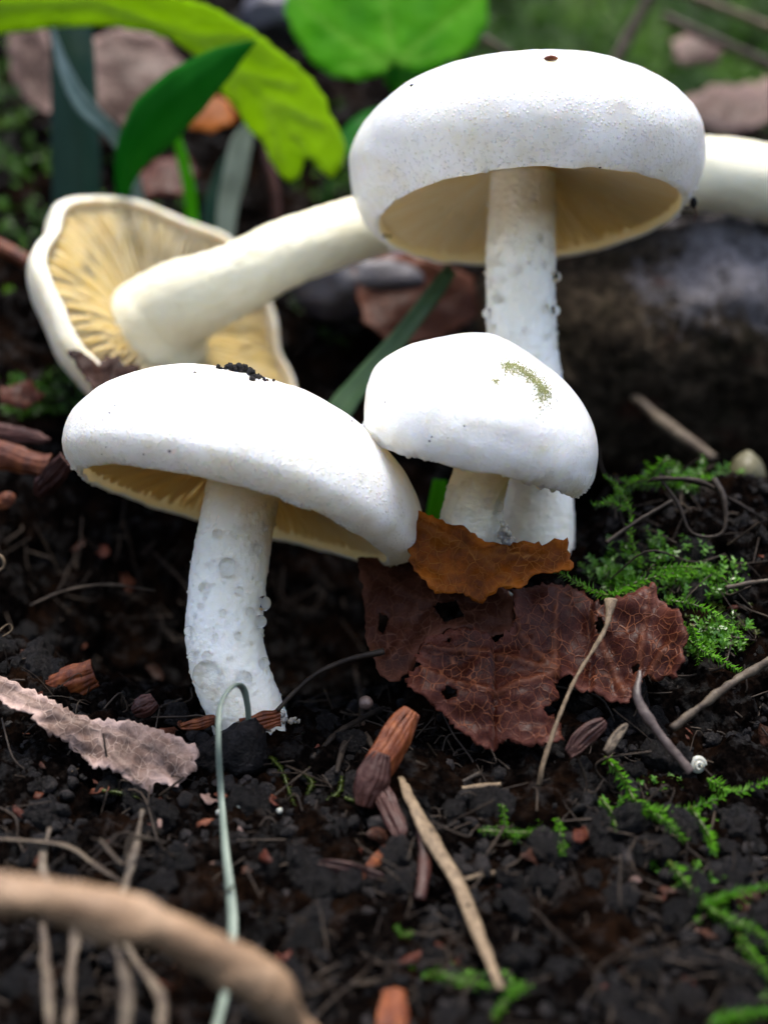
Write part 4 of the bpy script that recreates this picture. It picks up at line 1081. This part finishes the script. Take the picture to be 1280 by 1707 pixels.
for i in range(34):
    px, py = r_.uniform(0, 1280), r_.uniform(1260, 1700); g = ground_hit(px, py, .0); s = r_.uniform(.2, .34)
    o = bpy.data.objects.new('soil_clod', clods[i % 8]); COL.objects.link(o)
    o.location = g * U; o.scale = (s * r_.uniform(.8, 1.3), s * r_.uniform(.8, 1.2), s * r_.uniform(.45, .8)); o.rotation_euler = tuple(r_.uniform(0, 6.28, 3))
    o['label'] = 'big half-buried lump of black soil on the front slope'; o['category'] = 'soil clod'; o['group'] = 'big soil lumps'
pebble('large black soil clod at the foot of the front stem', 408, 1248, -1.0, .34, CRUMB, 'soil_clod', 'soil clod', 91, (1, .9, 1.15), .5)

def crumbs(n, seed, box, smin, smax, sub=1):
    r = np.random.default_rng(seed); parts = []
    for i in range(n):
        px, py = r.uniform(box[0], box[1]), r.uniform(box[2], box[3])
        g = ground_hit(px, py, .06)
        s = smin * (smax / smin) ** (r.random() ** 1.8)
        V, F = lump(1, sub, .5, int(r.integers(0, 40)), fs=1.7)
        q = np.array(Matrix(Vector(r.normal(0, 1, 3)).normalized().to_track_quat('Z', 'Y').to_matrix()))
        parts.append(((V * np.array([r.uniform(.7, 1.4), r.uniform(.7, 1.3), r.uniform(.5, 1.1)])) @ q.T * s + g + np.array([r.normal(0, .03), r.normal(0, .05), s * .2]), F))
    return merge(parts)
V, F = crumbs(2600, 21, (-30, 1310, 1150, 1760), .025, .13, 2)
obj('soil_crumbs', V, F, CRUMB, kind='stuff', label='fine dark soil crumbs scattered over the bank', cat='soil')
V, F = crumbs(500, 22, (960, 1300, 800, 1180), .025, .12, 2)
obj('soil_crumbs', V, F, CRUMB, kind='stuff', label='dark soil crumbs on the mound at the right', cat='soil')

def fibres(n, seed, box, rad, length):
    r = np.random.default_rng(seed); parts = []
    for i in range(n):
        g = ground_hit(r.uniform(box[0], box[1]), r.uniform(box[2], box[3]), .12)
        a = unit(np.array([r.normal(0, 1), r.normal(0, .6), r.normal(0, .5)])); L = length * r.uniform(.4, 1.4)
        k = r.normal(0, .28 * L, (4, 3)); p = np.array([g + a * L * (t - .5) + k[j] * .6 for j, t in enumerate((0, .33, .66, 1))])
        zz = ground_z(p[:, 0], p[:, 1]); p[:, 2] = np.maximum(p[:, 2], zz + .03)
        parts.append(tube(p, rad * r.uniform(.5, 1.3), 14, 4, cap=False))
    return merge(parts)
V, F = fibres(420, 31, (-20, 1300, 1170, 1720), .013, .8)
obj('fine_roots', V, F, ROOT, kind='stuff', label='hair-fine brown roots threading through the soil', cat='roots')
V, F = fibres(70, 32, (980, 1290, 790, 1180), .014, 1.0)
obj('fine_roots', V, F, ROOT, kind='stuff', label='hair-fine roots over the mound at the right', cat='roots')
V, F = fibres(60, 33, (0, 640, 900, 1180), .012, 1.2)
obj('fine_roots', V, F, ROOT, kind='stuff', label='fine roots in the dark hollow behind the front stem', cat='roots')
twig('looped tan root arching in the mound at the right', ypath([(1098, 795, 1.0), (1130, 840, .9), (1150, 885, .8), (1185, 895, .75), (1208, 880, .8), (1206, 830, .9), (1190, 800, 1.1)]), [.02, .025, .025, .025, .03, .05, .06], ROOT, 'rootlet', 'rootlet', rough=.02)
twig('flattened dark root crossing the top of the mound', ypath([(1060, 805, 1.1), (1110, 798, 1.0), (1170, 805, 1.0), (1230, 840, 1.2), (1300, 880, 1.4)]), [.03, .05, .06, .04, .03], ROOT, 'rootlet', 'rootlet', rough=.05, flat=.6)
twig('thin straight root running up the mound face', ypath([(1010, 905, .3), (1060, 870, .6), (1120, 835, .8)]), [.03, .03, .02], ROOT, 'rootlet', 'rootlet')
twig('whitish thread of root at the right of the mossy clod', ypath([(1210, 980, .1), (1250, 972, .2), (1300, 965, .2)]), [.025, .03, .02], STRAW_GREY, 'rootlet', 'rootlet')
twig('fine curling hair root at the left soil edge', ypath([(-10, 920, .8), (4, 930, .8), (6, 945, .8), (-8, 955, .8)]), [.015], STRAW, 'rootlet', 'rootlet')
twig('small hooked hair root above the shiny husk', ypath([(-10, 1060, .2), (14, 1040, .2), (20, 1050, .2), (4, 1062, .2)]), [.015], STRAW, 'rootlet', 'rootlet')
twig('faint arching root in the hollow left of the front stem', ypath([(50, 1010, 1.4), (110, 985, 1.5), (180, 975, 1.6), (260, 985, 1.7)]), [.015, .02, .02, .015], ROOT, 'rootlet', 'rootlet')

r5 = np.random.default_rng(55)
for i in range(120):
    px = r5.uniform(0, 1280) if i % 3 else r5.uniform(0, 420)
    py = r5.uniform(1200, 1705) if i < 100 else r5.uniform(860, 1180)
    if i >= 100: px = r5.uniform(960, 1280) if i % 2 else r5.uniform(0, 260)
    sz = r5.uniform(14, 46) if i % 4 else r5.uniform(40, 80)
    asp = r5.uniform(.3, .75); an = r5.uniform(0, 6.28); k = int(r5.integers(6, 10))
    th = np.linspace(0, 2 * np.pi, k, endpoint=False) + r5.uniform(-.25, .25, k)
    rr = r5.uniform(.55, 1.1, k) * sz / 2
    o = np.stack([rr * np.cos(th), rr * np.sin(th) * asp], -1)
    o = np.stack([px + o[:, 0] * math.cos(an) - o[:, 1] * math.sin(an), py + o[:, 0] * math.sin(an) * .7 + o[:, 1] * math.cos(an) * .7], -1)
    g = ground_hit(px, py, .16)
    nn = unit(np.array([r5.normal(0, .5), -.75 + r5.normal(0, .3), .8 + r5.normal(0, .2)]))
    V, F, at = leaf_sheet(o, (g, nn), step=max(3.5, sz / 9), jag=sz * .03, warp=.10, ws=2.2, seed=300 + i, thick=.015)
    obj('litter_flake', V, F, (LEAF_DARK, LEAF_RED, LEAF_BLACK, LEAF_DARK, LEAF_RED, LEAF_FADED)[i % 6], attr=at, label='small torn flake of dead leaf on the dark soil', cat='litter', group='flakes of leaf litter')

# ------------------------------------------------------------------ things on the mushrooms
# dew drops, each where the photo shows one
_sv, _sf = ico(4)
drop_me = make_mesh('dew_drop', _sv, _sf, WATER)
def dew(px, py, rp, keys, lab, push=.55):
    h, n = cast([TREES[k] for k in keys], px, py)
    if h is None: return
    r = rp * KP
    o = bpy.data.objects.new('dew_drop', drop_me); COL.objects.link(o)
    o.location = (h + n * r * push) * U; o.scale = (r, r, r * 1.05)
    o['label'] = lab; o['category'] = 'dew drop'; o['group'] = lab.replace('clear dew drop', 'dew drops')
L1 = 'clear dew drop clinging to the thick front stem'
for px, py, rp in ((352, 1122, 23), (343, 980, 9), (380, 947, 15), (362, 890, 7), (405, 1132, 14), (434, 1006, 12), (430, 1036, 10), (319, 1052, 8), (425, 915, 8), (436, 1106, 9), (346, 1093, 8), (390, 893, 5), (348, 942, 4), (398, 985, 7), (415, 1020, 7), (372, 1022, 6), (408, 880, 6), (325, 1095, 8), (360, 1060, 5), (395, 1060, 6), (440, 880, 5), (335, 1010, 5)):
    dew(px, py, rp, ['stem1'], L1)
L3 = 'clear dew drop clinging to the tall upright stem'
for px, py, rp in ((923, 462, 9), (908, 515, 8), (921, 518, 9), (816, 522, 9), (818, 470, 7), (820, 440, 6), (830, 497, 8), (865, 447, 7), (905, 440, 6), (917, 410, 6), (900, 400, 5), (822, 400, 5), (912, 380, 5)):
    dew(px, py, rp, ['stem3'], L3)
L2 = 'clear dew drop hanging at the lower rim of the middle cap'
for px, py, rp in ((882, 800, 13), (915, 795, 10), (948, 800, 10), (932, 812, 8), (960, 808, 7), (900, 812, 8), (985, 790, 6), (972, 800, 7), (862, 806, 6), (690, 758, 7), (720, 772, 6), (745, 780, 6), (670, 748, 6), (800, 795, 6), (830, 798, 7), (775, 786, 5)):
    dew(px, py, rp, ['cap2'], L2)
L5 = 'clear dew drop near the right rim of the front cap'
for px, py, rp in ((612, 870, 8), (598, 885, 7), (655, 880, 7), (630, 905, 6), (640, 895, 5), (655, 912, 7), (580, 870, 6), (560, 862, 5), (540, 856, 5), (515, 848, 6), (670, 860, 6), (620, 845, 5), (645, 850, 5)):
    dew(px, py, rp, ['cap1'], L5)
L6 = 'clear dew drop on the middle stem under its cap'
for px, py, rp in ((826, 860, 9), (828, 845, 8), (812, 835, 7), (775, 808, 6), (755, 815, 6)):
    dew(px, py, rp, ['stem2'], L6)
h_, n_ = cast([TREES['cap1'], TREES['cap2']], 604, 694)

def fine_dew(label, cv, n, seed, lo=.8, rmin=.012, rmax=.04):
    """tiny beads along the rim and lower flank of a cap"""
    Wv, F, *_ = cv; r = np.random.default_rng(seed); nt_ = 180; no = 95
    parts = []
    for k in range(n):
        i = int(no * (1 - (1 - lo) * r.random() ** 1.6)); j = int(r.integers(nt_))
        p = Wv[i * nt_ + j]
        if p[1] > Wv[:, 1].mean() + 1.0: continue
        s = rmin * (rmax / rmin) ** (r.random() ** 2.2)
        V, f = ico(2); parts.append((V * s + p, f))
    V, F = merge(parts)
    obj('fine_dew', V, F, WATER, kind='stuff', label=label, cat='dew')
fine_dew('fine dew beads along the rim of the front cap', cv1, 260, 1)
fine_dew('fine dew beads along the rim of the middle cap', cv2, 260, 2, .82, .015, .05)
fine_dew('fine dew beads along the rim of the tall cap', cv3, 300, 3, .86)

def stem_dew(label, sv, n, seed, lo, hi, rmin=.012, rmax=.035):
    V0, _ = sv; r = np.random.default_rng(seed); parts = []
    for k in range(n):
        p = V0[int(r.uniform(lo, hi) * 149) * 72 + int(r.integers(72))]
        s = rmin * (rmax / rmin) ** (r.random() ** 2)
        V, f = ico(2); parts.append((V * s + p, f))
    V, F = merge(parts); obj('fine_dew', V, F, WATER, kind='stuff', label=label, cat='dew')
stem_dew('fine dew beads on the thick front stem', sv1, 260, 11, .08, .85)
stem_dew('fine dew beads on the tall upright stem', sv3, 260, 12, .1, .55, .015, .05)
stem_dew('fine dew beads on the short middle stem', sv2, 90, 13, .2, .9)

# soil clump, specks and algae
parts = []
for k in range(90):
    u_ = float(np.clip(r_.normal(.45, .25), -.15, 1.15)); px = 366 + u_ * 84; h, n = cast([TREES['cap1']], px, 612 + 12 * u_ + 3)
    h2, n2 = cast([TREES['cap1']], px, 618 + 14 * u_ + r_.uniform(0, 6))
    h = h2 if h is None else h
    if h is None: continue
    s = r_.uniform(.012, .055) * (1.2 - abs(u_ - .4))
    V, F = lump(s, 2, .5, int(k)); parts.append((V + h + np.array([0, r_.uniform(-.05, .1), r_.uniform(-.01, .09) * (1 - abs(u_ - .45))]), F))
V, F = merge(parts)
obj('soil_clump', V, F, CRUMB, label='little clump of black soil sitting on top of the front cap', cat='soil clump')
parts = []
for px, py, s in ((325, 621, 4), (285, 615, 2), (192, 676, 2), (183, 688, 2.5), (172, 700, 1.5), (283, 752, 3), (240, 757, 2), (177, 745, 1.5), (586, 702, 3), (222, 636, 2), (190, 660, 1.5), (160, 660, 1.5), (250, 650, 1.2), (170, 757, 1.5), (716, 735, 2.5), (720, 728, 2), (774, 710, 2), (642, 670, 1.5), (747, 730, 1.2), (687, 142, 5), (640, 392, 6), (648, 393, 5), (1156, 335, 6), (1000, 278, 3), (820, 385, 3), (818, 365, 2)):
    h, n = cast([TREES[k] for k in ('cap1', 'cap2', 'cap3')], px, py)
    if h is None: continue
    V, F = lump(s * KP * .62, 2, .5, int(px) % 40); parts.append((V * np.array([1.5, .6, 1]) + h, F))
V, F = merge(parts)
obj('soil_specks', V, F, CRUMB, kind='stuff', label='tiny black soil specks on the white caps', cat='soil')
parts = []
for k in range(1500):
    u_ = r_.random(); v_ = abs(r_.normal(0, 1))
    cx = 838 + 76 * u_ + r_.normal(0, 4); cy = 604 + (u_ ** 2) * 50 + r_.normal(0, 4) + v_ * 9
    if v_ > 1.0 and r_.random() < .6: cx = 905 + r_.normal(0, 8); cy = 655 + r_.normal(0, 14)
    if r_.random() < .04: cx, cy = 825 + r_.normal(0, 6), 636 + r_.normal(0, 4)
    h, n = cast([TREES['cap2']], cx, cy)
    if h is None: continue
    V, F = lump(r_.uniform(.005, .013), 1, .5, k % 30); parts.append((V + h, F))
V, F = merge(parts)
obj('algae_patch', V, F, ALGAE, label='crusty green algae patch on the middle cap', cat='algae')
V, F = lump(.07, 3, .3, 5, (1.3, 1, .6)); h, n = cast([TREES['cap3']], 918, 100)
if h is not None: obj('seed', V + h + np.array([0, 0, .03]), F, BUD, label='tiny brown seed on the crown of the tall cap', cat='seed')
h, n = cast([TREES['cap3']], 1140, 335)
if h is not None:
    a = empty('insect', 'tiny black fly clinging to the right rim of the tall cap', 'insect', P(1156, 345, 1.6))
    V, F = lump(.07, 3, .2, 6, (.8, .8, 1.2)); obj('body', V + P(1156, 337, 1.6), F, CRUMB, a)
    for q in ([(1156, 342, 1.6), (1160, 355, 1.55), (1156, 370, 1.55)], [(1154, 340, 1.6), (1146, 346, 1.55), (1140, 344, 1.5)]):
        V, F = tube(ypath(q), .012, 10, 5); obj('leg', V, F, BUD_DARK, a)
